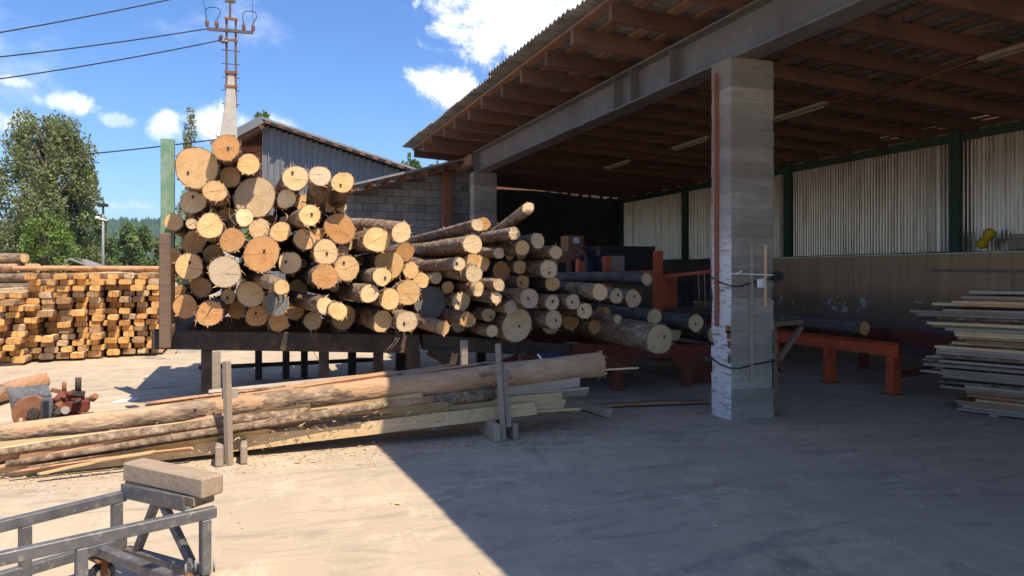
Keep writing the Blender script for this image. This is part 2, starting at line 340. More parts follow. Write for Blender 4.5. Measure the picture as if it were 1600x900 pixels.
def f_cart(t, b):
    o = t.coord(); n = t.noise(o, 9, 7, .65); s2 = t.noise(t.map(o, (1, 1, 1), (3, 3, 3)), 26, 6, .7)
    c = t.mix(t.step(n, .35, .7), (.10, .10, .108), (.165, .16, .16)); c = t.mix(t.math('MULTIPLY', t.step(s2, .54, .68), .7), c, (.34, .30, .25)); c = t.mix(t.math('MULTIPLY', t.step(t.noise(o, 5, 6, .7), .58, .7), .6), c, (.20, .11, .06))
    return c, t.bump(s2, .15, .004), t.ramp(n, [(.3, .35), (.7, .6)])
M_cart = material('scuffed_cart_steel', f_cart, .45, .25, .5)
M_clad = simple('dark_grey_cladding', (.155, .165, .18), (.17, .18, .195), 1.2, .5, 0, .02, spec=.4, var=.07)
M_cladtrim = simple('grey_verge_metal', (.20, .20, .21), (.30, .30, .30), 3, .5)
M_white = simple('white_paint', (.70, .70, .68), (.78, .78, .76), 3, .6, 0, .1)
M_black = simple('black_rubber', (.018, .018, .02), (.035, .035, .036), 14, .6)
M_greenpost = simple('worn_green_paint', (.13, .25, .165), (.22, .33, .235), 7, .75, 0, .3, dirt=(.30, .33, .26))
M_yellow = simple('yellow_plastic', (.55, .38, .02), (.66, .48, .04), 10, .5)
M_paper = simple('white_paper', (.72, .72, .74), (.80, .80, .80), 10, .8, 0, .05)
M_navy = simple('navy_cover', (.015, .022, .05), (.025, .033, .07), 10, .55)
M_wire = simple('dark_cable', (.02, .02, .025), (.03, .03, .035), 10, .6)
M_cable_orange = simple('orange_brown_cable', (.25, .10, .05), (.32, .14, .07), 10, .6)
M_insul = simple('brown_porcelain', (.10, .055, .05), (.16, .10, .10), 14, .3, spec=.6)
M_lamp = simple('dusty_lamp_casing', (.33, .28, .22), (.42, .36, .29), 8, .6)
M_cardboard = simple('cardboard', (.24, .12, .06), (.30, .16, .09), 8, .85)
M_house = simple('pale_render', (.66, .66, .64), (.74, .74, .72), 2, .85)
M_greyroof = simple('grey_purple_roof', (.22, .20, .22), (.30, .27, .29), 3, .8)
def f_leaf(a, bb, c2):
    def fn(t, b):
        o = t.coord(); n = t.noise(o, .9, 4, .6); f = t.noise(o, 7, 3, .6); c = t.mix(t.step(n, .35, .65), a, bb); c = t.mix(t.math('MULTIPLY', t.step(f, .45, .7), .6), c, c2)
        b.inputs['Transmission Weight'].default_value = 0
        tr = t.new('ShaderNodeBsdfTranslucent'); t.put(tr.inputs[0], c); mx = t.new('ShaderNodeMixShader'); mx.inputs[0].default_value = .3
        out = t.n['Material Output']; t.l.new(b.outputs[0], mx.inputs[1]); t.l.new(tr.outputs[0], mx.inputs[2]); t.l.new(mx.outputs[0], out.inputs[0])
        return c
    return fn
LEAF = {'olive': material('olive_foliage', f_leaf((.17, .20, .075), (.25, .28, .11), (.10, .13, .05)), .6),
        'lime': material('lime_foliage', f_leaf((.12, .19, .035), (.17, .25, .05), (.06, .11, .025)), .6),
        'mid': material('green_foliage', f_leaf((.11, .17, .06), (.18, .245, .09), (.07, .11, .045)), .6),
        'dark': material('dark_foliage', f_leaf((.055, .09, .045), (.085, .125, .06), (.035, .06, .03)), .6)}
M_trunk = simple('tree_bark', (.10, .08, .06), (.16, .13, .10), 6, .9, 0, .5, (1, 1, .3))
def f_hill(t, b):
    o = t.coord(); n = t.noise(o, .012, 8, .65); f = t.noise(o, .09, 6, .7); c = t.mix(t.step(n, .4, .6), (.045, .085, .035), (.085, .12, .045)); return t.mix(t.math('MULTIPLY', t.step(f, .4, .7), .7), c, (.025, .05, .022))
M_hill = material('wooded_hill', f_hill, .95, 0, .1)
M_hillleaf = material('hill_wood', f_hill, .95, 0, .1)

# ================================================================== SETTING
def grid_sheet(name, x0, x1, y0, y1, zf, nx, ny, m):
    b = MB(); xs = np.linspace(x0, x1, nx + 1); ys = np.linspace(y0, y1, ny + 1)
    vs = [(x, y, zf(x, y)) for y in ys for x in xs]
    b.add(vs, [(j * (nx + 1) + i, j * (nx + 1) + i + 1, (j + 1) * (nx + 1) + i + 1, (j + 1) * (nx + 1) + i) for j in range(ny) for i in range(nx)], 0, True)
    return b.build(name, m, origin=(0, 0, 0))
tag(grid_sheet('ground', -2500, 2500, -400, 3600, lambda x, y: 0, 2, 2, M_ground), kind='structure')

def hill_z(x, y):
    ridge = 92 + 24 * math.sin(x / 420 + .6) + 13 * math.sin(x / 170 + 2.) + 9 * math.sin(x / 61 + 1.)
    t = min(max((y - 900) / 700, 0), 1)
    return -2 + ridge * t * t * (3 - 2 * t) + (5 * mnoise.noise(Vector((x / 45, y / 45, 0))) if t > 0 else 0) * t
hill = tag(grid_sheet('hill', -2400, 2400, 880, 1700, hill_z, 150, 30, M_hill), kind='structure')

# low concrete kerb behind the deck
k = MB(); k.box((-1.35, 15.9, -.05), (3.6, 16.25, .19)); k.box((-1.1, 16.28, -.05), (-.45, 16.8, .26))
tag(k.build('concrete_kerb', M_poleconc, bevel=.015), 'pale low concrete kerb on the ground behind the log deck', 'kerb')

# ================================================================== THE SHED
HB = lambda X: EYE + 2.83 - .05 * (X - 5.0)                     # underside of the rafters
RD, BT = .205, .045
shed = empty('timber_shed', (5.18, 6.95, 0), 'open sided sawmill shed with steel beam, brown rafters and slate roof', 'shed')

# board-marked concrete columns
def column(y0, seed, ztop):
    r = random.Random(seed); wx, wy = .57, .38; b = MB(); z = 0; rows = []
    while z < ztop - .02:
        h = min(r.uniform(.13, .19), ztop - z); ins = r.uniform(0, .007)
        for zz in (z + .003, z + h - .003): rows.append((zz, ins))
        z += h
    rows[0] = (0, 0); rows[-1] = (ztop, rows[-1][1]); nx, ny = 5, 4; per = []
    for i in range(nx): per.append((-wx / 2 + wx * i / nx, 0))
    for i in range(ny): per.append((wx / 2, wy * i / ny))
    for i in range(nx): per.append((wx / 2 - wx * i / nx, wy))
    for i in range(ny): per.append((-wx / 2, wy - wy * i / ny))
    n = len(per); vs = []; corner = {0, nx, nx + ny, 2 * nx + ny}
    for zz, ins in rows:
        for i, (x, y) in enumerate(per):
            q = ins + abs(r.gauss(0, .0016)) + (abs(r.gauss(0, .011)) if i in corner and zz < 2.6 else (.004 if i in corner else 0))
            sx = -1 if x > .01 else (1 if x < -.01 else 0); sy = 1 if y < .01 else (-1 if y > wy - .01 else 0)
            vs.append((5.18 + x + (sx * q if abs(x) > wx / 2 - .001 else 0), y0 + y + (sy * q if sy else 0), zz))
    b.add(vs, [(k2 * n + i, k2 * n + (i + 1) % n, (k2 + 1) * n + (i + 1) % n, (k2 + 1) * n + i) for k2 in range(len(rows) - 1) for i in range(n)] + [tuple((len(rows) - 1) * n + i for i in range(n))])
    return b.build('column', M_column, shed)
ZB = 3.925
col1 = column(6.76, 1, ZB); column(16.5, 2, ZB)
M_column_o = WL[shed]
# things fixed to the near column: wooden strips, straps, rod, note, disc, bracket
def on_col(name, m, *bars, bevel=0):
    b = MB()
    for q in bars: b.bar(*q)
    o = b.build(name, m, shed); o.parent = col1; return o
fx = 6.76 - .014
on_col('wooden_strip', M_redpost, ((4.875, 6.985, 1.0), (4.875, 7.0, 3.80), .055, .025))
on_col('wooden_strip', M_sawn_grey, ((5.145, fx, .42), (5.15, fx, 1.92), .03, .022))
on_col('wooden_strip', M_sawn, ((5.325, fx, 1.22), (5.33, fx, 1.90), .028, .02))
on_col('white_rod', M_white, ((4.88, fx - .02, 1.585), (5.44, fx - .024, 1.565), .018, .012), ((4.93, fx - .02, 1.572), (5.0, fx - .03, 1.615), .03, .01))
for zc, dz in ((1.50, .05), (.595, .03)):
    c1 = MB(); c1.tube([(4.884, 7.13, zc + .05), (4.882, 6.95, zc - .01), (4.886, 6.752, zc - dz), (5.0, 6.742, zc - dz - .005), (5.2, 6.742, zc), (5.47, 6.75, zc + .03)], .008, 6); o = c1.build('cable_strap', M_wire, shed); o.parent = col1
c1 = MB(); c1.tube([(5.47, 6.69, 1.55), (5.475, 6.735, 1.55)], .062, 14); c1.tube([(5.47, 6.66, 1.55), (5.47, 6.69, 1.55)], .02, 8)
o = c1.build('black_disc', M_black, shed); o.parent = col1
c1 = MB(); c1.add([(5.20, fx - .03, 1.43), (5.30, fx - .035, 1.43), (5.305, fx - .02, 1.53), (5.21, fx - .015, 1.52), (5.25, fx - .055, 1.47)], [(0, 1, 4), (1, 2, 4), (2, 3, 4), (3, 0, 4)])
o = c1.build('paper_note', M_paper, shed); o.parent = col1
on_col('bracket', M_brownpost, ((5.50, 6.80, .04), (5.505, 6.82, 1.0), .05, .04), ((5.47, 6.79, 1.02), (5.88, 6.82, 1.04), .06, .05), ((5.53, 6.78, .62), (5.86, 6.80, .98), .05, .045))
for zz, q in ((1.02, .0), (.96, .10), (.86, .17), (.70, .185)):
    rg = MB(); rg.box((4.8795, 6.765, zz - .085), (4.8905, 6.80 + (.18 - q) * .2, zz)); o = rg.build('rust_patch', M_rust, shed); o.parent = col1

# welded steel beam
sb = MB(); x0, x1, xm, zt = 4.95, 5.25, 5.10, ZB + .50; y0, y1 = -5.0, 16.75
sb.box((x0, y0, ZB + .003), (x1, y1, ZB + .028)); sb.box((x0, y0, zt - .025), (x1, y1, zt)); sb.box((xm - .008, y0, ZB + .028), (xm + .008, y1, zt - .025))
beam = sb.build('steel_beam', M_steel, shed, bevel=.003)
for yy in (16.7, 9.62, 9.12, 8.1, 3.2):
    for a, c in ((x0 + .006, xm - .0085), (xm + .0085, x1 - .006)):
        q = MB(); q.box((a, yy, ZB + .0285), (c, yy + .014, zt - .0255)); o = q.build('stiffener', M_steel, shed); o.parent = beam
sb = MB(); sb.bar((5.0, 16.8, ZB + .35), (5.0, 18.45, ZB + .35), .16, .24); sb.build('timber_beam', M_batten, shed, bevel=.006)
sb = MB(); sb.box((4.62, 18.2, 0), (4.80, 18.38, ZB + .22)); sb.build('timber_post', M_redpost, shed, bevel=.006)
# rafters
ys_r = [7.69 + .974 * n for n in range(-13, 12)]
X1 = 12.35
def rafter_mesh(xs, name):
    b = MB(); n = 7; r = random.Random(name); X = np.linspace(xs, X1, n); w2 = .045; vs = []
    for x in X:
        jy = r.uniform(-.006, .006); z = HB(x) + r.uniform(-.005, .005)
        vs += [(x, -w2 + jy, z), (x, w2 + jy, z), (x, w2 + jy, HB(x) + RD), (x, -w2 + jy, HB(x) + RD)]
    fs = [(0, 3, 2, 1), tuple(4 * (n - 1) + k for k in (0, 1, 2, 3))] + [(4 * i + a, 4 * i + (a + 1) % 4, 4 * i + 4 + (a + 1) % 4, 4 * i + 4 + a) for i in range(n - 1) for a in range(4)]
    return b.add(vs, fs).mesh('rafter', M_rafter)
RM = [rafter_mesh(3.9 + d, i) for i, d in enumerate((0, .02, -.03, .01))]; RE = rafter_mesh(2.8, 9)
XE, YE = 2.33, 5.85                                             # unseen eaves extension over the front bays, added and skewed to shade the yard
for i, yy in enumerate(ys_r):
    o = link('rafter', RE if yy < YE else RM[i % 4], shed, Vector((0, yy, 0)) - WL[shed]); o.rotation_euler = (0, 0, random.uniform(-.003, .003))
RB = rafter_mesh(5.5, 12)
for i in range(5): link('rafter', RB, shed, Vector((0, 7.69 + .974 * (12 + i), 0)) - WL[shed])
# battens on the rafters
BX = [3.93] + [4.30 + .395 * i for i in range(21)]; segs = [(-5.2, -1.1), (-1.1, 2.9), (2.9, 6.75), (6.75, 10.6), (10.6, 14.5), (14.5, 18.62), (18.62, 23.1)]
bm_ = {}
for L in {round(b - a, 2) for a, b in segs} | {7.6, 3.9}:
    bm_[L] = [MB().box((-wd / 2, 0, 0), (wd / 2, L - .01, BT)).mesh('batten', M_batten) for wd in (.10, .125, .14)]
for x in BX + [2.85, 3.3, 3.65]:
    for a, b in segs:
        if x < 3.9:
            if a > 4: continue
            b = min(b, YE)
        if a > 18 and x < 5.5: continue
        L = round(b - a, 2); L = L if L in bm_ else min(bm_, key=lambda q: abs(q - L))
        xx = x + random.uniform(-.03, .03) * (x > 4)
        o = link('batten', random.choice(bm_[L]), shed, Vector((xx, a, HB(xx) + RD + random.uniform(.0005, .004))) - WL[shed]); o.rotation_euler = (0, .05, random.uniform(-.004, .004))
# slate sheets
def wave_sheet(length, nw, pitch, amp, th, m, name):
    """corrugations run along x; y across; a real sheet with thickness"""
    n = nw * 6; b = MB(); prof = [(pitch * i / 6, amp * math.sin(2 * math.pi * i / 6)) for i in range(n + 1)]; vs = []
    for x in (0, length):
        vs += [(x, y, z) for y, z in prof] + [(x, y, z + th) for y, z in prof]
    k = n + 1; f = []
    for i in range(n):
        f += [(i, i + 1, 2 * k + i + 1, 2 * k + i), (k + i, 3 * k + i, 3 * k + i + 1, k + i + 1), (i, k + i, k + i + 1, i + 1), (2 * k + i, 2 * k + i + 1, 3 * k + i + 1, 3 * k + i)]
    f += [(0, 2 * k, 3 * k, k), (n, k + n, 3 * k + n, 2 * k + n)]
    return b.add(vs, f, 0, False).mesh(name, m)
SH = wave_sheet(1.75, 8, .1375, .024, .008, M_slate, 'slate_sheet')
row = 0
for ri, xs in enumerate([3.66 + 1.6 * i for i in range(6)] + [2.06]):
    for ci in range(27):
        yy = -5.15 + 1.035 * ci
        if xs < 3 and yy + 1.05 > YE or (yy > 18 and xs < 5.2): continue
        j = random.uniform(-.035, .05) if xs > 3 else random.uniform(-.006, .006)
        o = link('slate_sheet', SH, shed, Vector((xs + j + (.20 + .055 * (4.4 - yy) if xs < 3 else 0), yy, HB(xs + j) + RD + BT + .036 + .009 * ((ci + ri) % 2) + .012 * (ri % 2))) - WL[shed])
        o.rotation_euler = (random.uniform(-.006, .006), .05, random.uniform(-.006, .006) if xs > 3 else .055)
# right wall: ledge wall below, galvanised sheets above
XR = 12.1
def vsheet(h):
    b = MB(); prof = []
    for i in range(12):
        y = i * .0755; prof += [(y, 0), (y + .020, 0), (y + .034, .024), (y + .060, .024)]
    prof.append((.915, 0)); k = len(prof); vs = []
    for z in (0, h): vs += [(x, y, z) for y, x in prof] + [(x + .003, y, z) for y, x in prof]
    f = []
    for i in range(k - 1): f += [(i, 2 * k + i, 2 * k + i + 1, i + 1), (k + i, k + i + 1, 3 * k + i + 1, 3 * k + i), (i, i + 1, k + i + 1, k + i), (2 * k + i, 3 * k + i, 3 * k + i + 1, 2 * k + i + 1)]
    return b.add(vs, f).mesh('wall_sheet', M_galv)
VS = [vsheet(h) for h in (2.24, 2.30, 2.35)]
for i in range(25):
    o = link('wall_sheet', VS[(i * 7) % 3], shed, Vector((XR + .006 * (i % 2), .5 + .9 * i, 1.96)) - WL[shed]); o.rotation_euler = (0, random.uniform(-.004, .004), 0)
g = MB(); g.bar((XR - .09, .5, 4.02), (XR - .09, 22.9, 4.02), .10, .14); g.build('girder', M_green, shed, bevel=.004)
for yy in (5.5, 9.9, 14.3, 18.7, 22.7):
    g = MB(); g.box((XR - .21, yy - .09, 1.955), (XR - .15, yy + .09, 4.18)); g.box((XR - .149, yy - .025, 1.955), (XR - .03, yy + .025, 3.94)); g.build('wall_post', M_green, shed, bevel=.004)
g = MB(); g.bar((XR - .06, .5, 4.19), (XR - .06, 22.9, 4.19), .06, .08); g.build('wall_plate', M_rafter, shed)
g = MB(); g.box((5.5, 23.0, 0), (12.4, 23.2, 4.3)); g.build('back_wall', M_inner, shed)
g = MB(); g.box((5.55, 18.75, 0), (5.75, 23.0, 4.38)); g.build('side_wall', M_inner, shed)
# lamps hung in a row along the shed with their cable
prev = None
for ya, yb in ((15.4, 16.65), (12.25, 13.5), (9.15, 10.35), (5.35, 6.6)):
    z = HB(8.35) - .07; l = MB(); l.bar((8.35, ya, z + .012), (8.35, yb, z - .012), .09, .05); lo = l.build('lamp_fitting', M_lamp, shed, bevel=.005)
    t = MB(); t.tube([(8.35, ya + .05, z - .043), (8.35, yb - .05, z - .06)], .014, 8); t = t.build('tube', M_lamp, shed); t.parent = lo
    if prev: cab = MB(); cab.tube([(8.35, yb, z), (8.35, (yb + prev) / 2 + .4, z - .10), (8.35, (yb + prev) / 2 - .2, z - .05), (8.35, prev, z)], .009, 6); cab.build('lamp_cable', M_cable_orange, shed)
    prev = ya

# retaining wall with its ledge
rw = empty('retaining_wall', (11.9, 11.5, 0), 'stained concrete retaining wall with flaking white patches under the metal sheets', 'wall')
b = MB(); b.box((11.7, .3, -.05), (12.4, 22.98, 1.93)); b.build('wall_body', M_retain, rw, bevel=.02)
b = MB(); n = 60
vs = []
for i in range(n + 1):
    y = .35 + 22.55 * i / n
    for x, z in ((11.69, 1.934), (11.78, 1.955 + .02 * mnoise.noise(Vector((y * 1.7, 0, 3)))), (12.0, 1.965 + .025 * mnoise.noise(Vector((y, 5, 3))))): vs.append((x, y, z))
b.add(vs, [(3 * i + j, 3 * i + j + 1, 3 * i + j + 4, 3 * i + j + 3) for i in range(n) for j in (0, 1)], 0, True); b.build('dust_layer', M_ledge, rw)
b = MB(); b.bar((11.685, 6.2, 1.60), (11.685, 10.2, 1.63), .022, .05); b.build('wall_lath', M_oldtimber, rw)

# blocks of the rear lean-to
bw = empty('block_wall', (3.9, 18.6, 0), 'grey concrete block wall with sloping top behind the log pile', 'wall')
ztop = lambda x: 3.57 + .27 * (x - 2.25)
b = MB(); b.prism([(2.25, 0), (5.54, 0), (5.54, ztop(5.54) - .03), (2.25, ztop(2.25) - .03)], (0, 18.72, 0), (1, 0, 0), (0, 0, 1), -.14); b.build('mortar_core', M_mortar, bw)
bl = [MB().box((0, 0, 0), (L, .06, .185)).mesh('block', M_block) for L in (.385, .185, .285)]
for me in bl: pass
for r_ in range(24):
    x = 2.26 - (.2 if r_ % 2 else 0); z = .005 + .195 * r_
    while x < 5.48:
        L = .385
        if x < 2.26: L = .185; x = 2.26
        if x + L > 5.52: L = .185 if x + .185 < 5.53 else 0
        if L and z + .185 < ztop(x) + .02:
            o = link('block', bl[0] if L == .385 else bl[1], bw, Vector((x, 18.655 + random.uniform(-.006, .006), z)) - WL[bw]); bv = o.modifiers.new('bevel', 'BEVEL'); bv.width = .006; bv.segments = 1
        x += max(L, .185) + .01
b = MB()
for x in np.arange(2.3, 5.5, .4): b = MB(); b.box((x, 17.45, ztop(x) - .075), (x + .09, 18.62, ztop(x) + .025)); b.build('roof_lath', M_rafter, bw)
b = MB(); b.prism([(2.15, ztop(2.15)), (5.0, ztop(5.0)), (5.0, ztop(5.0) + .05), (2.15, ztop(2.15) + .05)], (0, 17.4, 0), (1, 0, 0), (0, 0, 1), -1.9)
for i in range(len(b.v)): b.v[i] = (b.v[i][0], b.v[i][1], b.v[i][2] + .03)
b.build('roof_edge', M_cladtrim, bw)

# ---------------------------------------------------------------- dark grey metal building behind
mb = empty('metal_building', (3, 25.5, 0), 'dark grey metal clad building with sloping roof behind the logs', 'building')
zr = lambda x: 6.36 - .283 * (x - .36) if x > .36 else 6.36 - .62 * (.36 - x)
k = 0; x = .42
while x < 8.0:
    h = zr(x + .09) - .06; c = MB(); prof = [(0, 0), (.125, 0), (.138, .045), (.165, .045), (.178, 0), (.19, 0)]
    vs = [(x + a, 25.0 - bb, 0) for a, bb in prof] + [(x + a, 25.0 - bb, h) for a, bb in prof]
    c.add(vs, [(i, i + 1, 7 + i, 6 + i) for i in range(5)]); c.build('cladding_strip', M_clad, mb); x += .19
c = MB(); c.box((.42, 25.02, 0), (8.0, 33, 3.9)); c.build('inner_wall', M_mortar, mb)
c = MB(); c.prism([(.42, 3.95), (8.0, 3.95), (8.0, zr(8) - .08), (.42, zr(.42) - .08)], (0, 33, 0), (1, 0, 0), (0, 0, 1), 7.95); c.build('upper_wall', M_mortar, mb)
c = MB(); c.box((.385, 24.95, 0), (.415, 25.35, 6.2)); c.build('corner_trim', M_cladtrim, mb)
rf = MB(); rf.prism([(.36, zr(.36) + .03), (8.4, zr(8.4) + .03), (8.4, zr(8.4) + .09), (.36, zr(.36) + .10), (-1.1, zr(-1.1) + .09), (-1.1, zr(-1.1) + .03)], (0, 24.48, 0), (1, 0, 0), (0, 0, 1), -9.2)
rf = rf.build('roof', M_cladtrim, mb)
x = .45
while x < 8.2:                                                    # short laths under the verge
    c = MB(); c.bar((x, 24.46, zr(x) - .02), (x + .17, 24.46, zr(x + .17) - .02), .07, .09); o = c.build('verge_block', M_rafter, mb); o.parent = rf; x += .42
c = MB(); c.bar((-1.1, 24.44, zr(-1.1) + .0), (.36, 24.44, zr(.36) + .0), .03, .24); o = c.build('fascia', M_clad, mb); o.parent = rf
for i in range(8):
    c = MB(); yy = 24.62 + .62 * i; c.bar((-1.05, yy, zr(-1.05) - .13), (.40, yy, zr(.40) - .13), .09, .20); o = c.build('soffit_rafter', M_rafter, mb); o.parent = rf
for i in range(5):
    c = MB(); xx = -.95 + .28 * i; c.bar((xx, 24.55, zr(xx) - .01), (xx, 29.6, zr(xx) - .01), .2, .03, up=(-.5, 0, 1)); o = c.build('soffit_board', M_redpost, mb); o.parent = rf
for i in range(6):
    c = MB(); zz = 5.55 - .22 * i; c.bar((-.35 + .04 * i, 25.5 + .1 * i, zz), (.38, 25.3, zz + .03), .04, .19); c.build('gable_plank', M_redpost, mb)

# ---------------------------------------------------------------- pole with insulators and lines
pp = at_d(360, 425, 20.); PX, PY = pp.x, pp.y
pole = empty('power_pole', (PX, PY, 0), 'rusty steel topped concrete power pole with crossarm and insulators', 'power pole')
zp = lambda y: EYE + (HOR - y) / FPX * 20.
c = MB(); zt = zp(112); s_ = 1 / FPX * 20
vs = []
for z, ha, off in ((0, .30, -.06), (zp(212), .215, -.04), (zp(170), .155, .0), (zt, .085, .02)):
    vs += [(PX + off + a * ha, PY + bb * ha * .8, z) for a, bb in ((-1, -1), (1, -1), (1, 1), (-1, 1))]
c.add(vs, [(4 * i + j, 4 * i + (j + 1) % 4, 4 * i + 4 + (j + 1) % 4, 4 * i + 4 + j) for i in range(3) for j in range(4)] + [(12, 13, 14, 15)]); c.build('concrete_stub', M_poleconc, pole, bevel=.02)
for sx in (-1, 1):
    c = MB(); c.bar((PX + .02 + sx * .115, PY - .06, zp(168)), (PX + .02 + sx * .115, PY - .02, zp(29)), .055, .065); c.build('upright', M_pole_steel, pole)
for y in (31, 64, 114, 136, 166):
    c = MB(); c.bar((PX - .15, PY - .09, zp(y)), (PX + .19, PY - .09, zp(y)), .05, .06); c.build('clamp', M_rust, pole)
for y in (80, 101, 122, 142, 163):
    c = MB(); c.tube([(PX - .22, PY - .06, zp(y)), (PX + .24, PY - .06, zp(y))], .012, 6); c.build('step_bolt', M_pole_steel, pole)
c = MB(); c.bar((PX - .01, PY, zp(30)), (PX - .01, PY, zp(-60)), .06, .06); c.bar((PX - .14, PY, zp(1)), (PX + .13, PY, zp(1)), .08, .10); c.build('top_mast', M_pole_steel, pole)
arm = MB(); arm.bar((PX - .58, PY - .08, zp(50)), (PX + .58, PY - .08, zp(49)), .07, .075); arm = arm.build('crossarm', M_pole_steel, pole)
def insul(p, dirv, parent):
    c = MB(); p = Vector(p); dv = Vector(dirv).normalized(); L = .2
    prof = [(0, .02), (.03, .055), (.05, .03), (.08, .065), (.10, .03), (.13, .06), (.15, .03), (.18, .045), (.2, .02)]
    c.tube([p + dv * a for a, _ in prof], [r_ for _, r_ in prof], 10); o = c.build('insulator', M_insul, pole); o.parent = parent; return p + dv * L
tips = [insul((PX + dx, PY - .08, zp(48) + .02), (0, 0, 1), arm) for dx in (-.58, -.34, .34, .58)]
insul((PX - .22, PY - .12, zp(58)), (-.25, 0, -1), arm); insul((PX - .05, PY - .12, zp(68)), (-1, -.2, -.1), arm)
for a, bq in ((0, 1), (2, 3)):
    c = MB(); A, B_ = tips[a], tips[bq]; c.tube([A + (B_ - A) * (.5 - .5 * math.cos(math.pi * t)) * 1. + Vector((.09 * math.sin(2 * math.pi * t) * (-1) + .05 * math.sin(math.pi * t), 0, .34 * math.sin(math.pi * t) ** .8)) for t in np.linspace(0, 1, 15)], .011, 6); c.build('jumper_wire', M_wire, pole)
for tp, dx, dz in ((tips[0], -.14, .8), (tips[3], -.03, .9)):
    c = MB(); c.tube([tp, tp + Vector((dx, 0, dz))], .006, 5); c.build('thin_wire', M_wire, pole)
def wire(name, a, b_, sag, r_, label):
    c = MB(); a, b_ = Vector(a), Vector(b_)
    c.tube([a + (b_ - a) * t + Vector((0, 0, -4 * sag * t * (1 - t))) for t in np.linspace(0, 1, 25)], r_, 6); tag(c.build(name, M_wire), label, 'wire')
def far(px, py, d): return at_d(px, py, d)
wire('power_line', (PX - .58, PY - .08, zp(50)), far(-330, 118, 16), .12, .016, 'dark power line ending at the left tip of the crossarm')
wire('power_line', (PX - .25, PY - .15, zp(67)), far(-330, 162, 16), .15, .016, 'dark power line ending at the insulator below the crossarm')
wire('power_line', (PX - .01, PY, zp(-22)), far(-330, 102, 14), .12, .017, 'topmost dark power line rising to the pole head')
wire('power_line', far(368, 214, 20), far(-300, 262, 24), .22, .018, 'lowest dark cable crossing in front of the big tree')

# ---------------------------------------------------------------- far left: white shed, grey roof, street lamp
h = empty('white_building', at_d(40, 425, 52) * Vector((1, 1, 0)) if False else Vector((at_d(40, 425, 52).x, at_d(40, 425, 52).y, 0)), 'long white building seen through the shrub behind the stacks', 'building')
A = at_d(-80, 425, 50); B_ = at_d(100, 425, 54); c = MB(); dv = (B_ - A); nrm = Vector((-dv.y, dv.x, 0)).normalized()
c.add([A * Vector((1, 1, 0)), B_ * Vector((1, 1, 0)), (B_ + nrm * 6) * Vector((1, 1, 0)), (A + nrm * 6) * Vector((1, 1, 0))] if False else [Vector((p.x, p.y, z)) for z in (0, 1) for p in (A, B_, B_ + nrm * 6, A + nrm * 6)],
      [(0, 1, 5, 4), (1, 2, 6, 5), (2, 3, 7, 6), (3, 0, 4, 7), (4, 5, 6, 7)])
for i in range(4, 8): c.v[i] = (c.v[i][0], c.v[i][1], 3.15 if i in (5, 6) else 3.6)
c.build('wall', M_house, h)
c = MB(); up = Vector((0, 0, 3.62)); c.bar(A + nrm * 3 - Vector((0, 0, A.z - 3.72)), B_ + nrm * 3 - Vector((0, 0, B_.z - 3.26)), 6.6, .14); c.build('roof', M_white, h)
p = at_d(128, 425, 40); h = empty('small_house', (p.x, p.y, 0), 'small house with grey purple pitched roof behind the timber stack', 'house')
c = MB(); c.box((p.x - 1.2, p.y, 0), (p.x + 1.6, p.y + 4, 1.45)); c.build('wall', M_house, h)
c = MB(); c.prism([(-.55, 2.35), (1.75, 1.42), (1.75, 1.36), (-.55, 2.25), (-1.35, 1.36), (-1.35, 1.45)], (p.x, p.y - .3, 0), (1, 0, 0), (0, 0, 1), -4.6); c.build('roof', M_greyroof, h)
p = at_d(161, 425, 36); lp = empty('street_lamp', (p.x, p.y, 0), 'slim grey street lamp post with flat floodlight head', 'street lamp')
zl = lambda y: EYE + (HOR - y) / FPX * 36
c = MB(); c.tube([(p.x, p.y, 0), (p.x, p.y, zl(322))], [.075, .05], 8); c.build('pole', M_cladtrim, lp)
c = MB(); c.box((p.x - .2, p.y - .25, zl(323)), (p.x + .22, p.y + .1, zl(318.5))); c.build('lamp_head', M_black, lp, bevel=.01)
c = MB(); c.bar((p.x - .2, p.y - .05, zl(341)), (p.x + .2, p.y - .05, zl(344)), .06, .06); c.tube([(p.x - .25, p.y - .2, zl(340)), (p.x - .16, p.y - .02, zl(341))], .07, 8); c.build('camera_arm', M_white, lp)

# ---------------------------------------------------------------- trees
def leaves(blobs, n, size, seed, droop=0.):
    r = np.random.default_rng(seed); bl = np.array(blobs, float); vol = bl[:, 3] * bl[:, 4] * bl[:, 5]; pick = r.choice(len(bl), n, p=vol / vol.sum())
    d = r.normal(size=(n, 3)); d /= np.linalg.norm(d, axis=1)[:, None]; rad = r.uniform(.25, 1.06, n) ** .6
    c = bl[pick, :3] + d * rad[:, None] * bl[pick, 3:]
    u = r.normal(size=(n, 3)); u /= np.linalg.norm(u, axis=1)[:, None]; v = np.cross(u, r.normal(size=(n, 3))); v /= np.linalg.norm(v, axis=1)[:, None]
    s = size * r.uniform(.5, 1.25, (n, 1)); vs = np.stack([c - u * s, c - v * s * .45, c + u * s, c + v * s * .45], 1).reshape(-1, 3)
    return vs, np.arange(4 * n).reshape(-1, 4)
def leaf_mesh(name, vs, fs, m, off):
    me = bpy.data.meshes.new(name); me.from_pydata((vs - np.array(off)).tolist(), [], fs.tolist()); me.materials.append(m); me.update(); return me
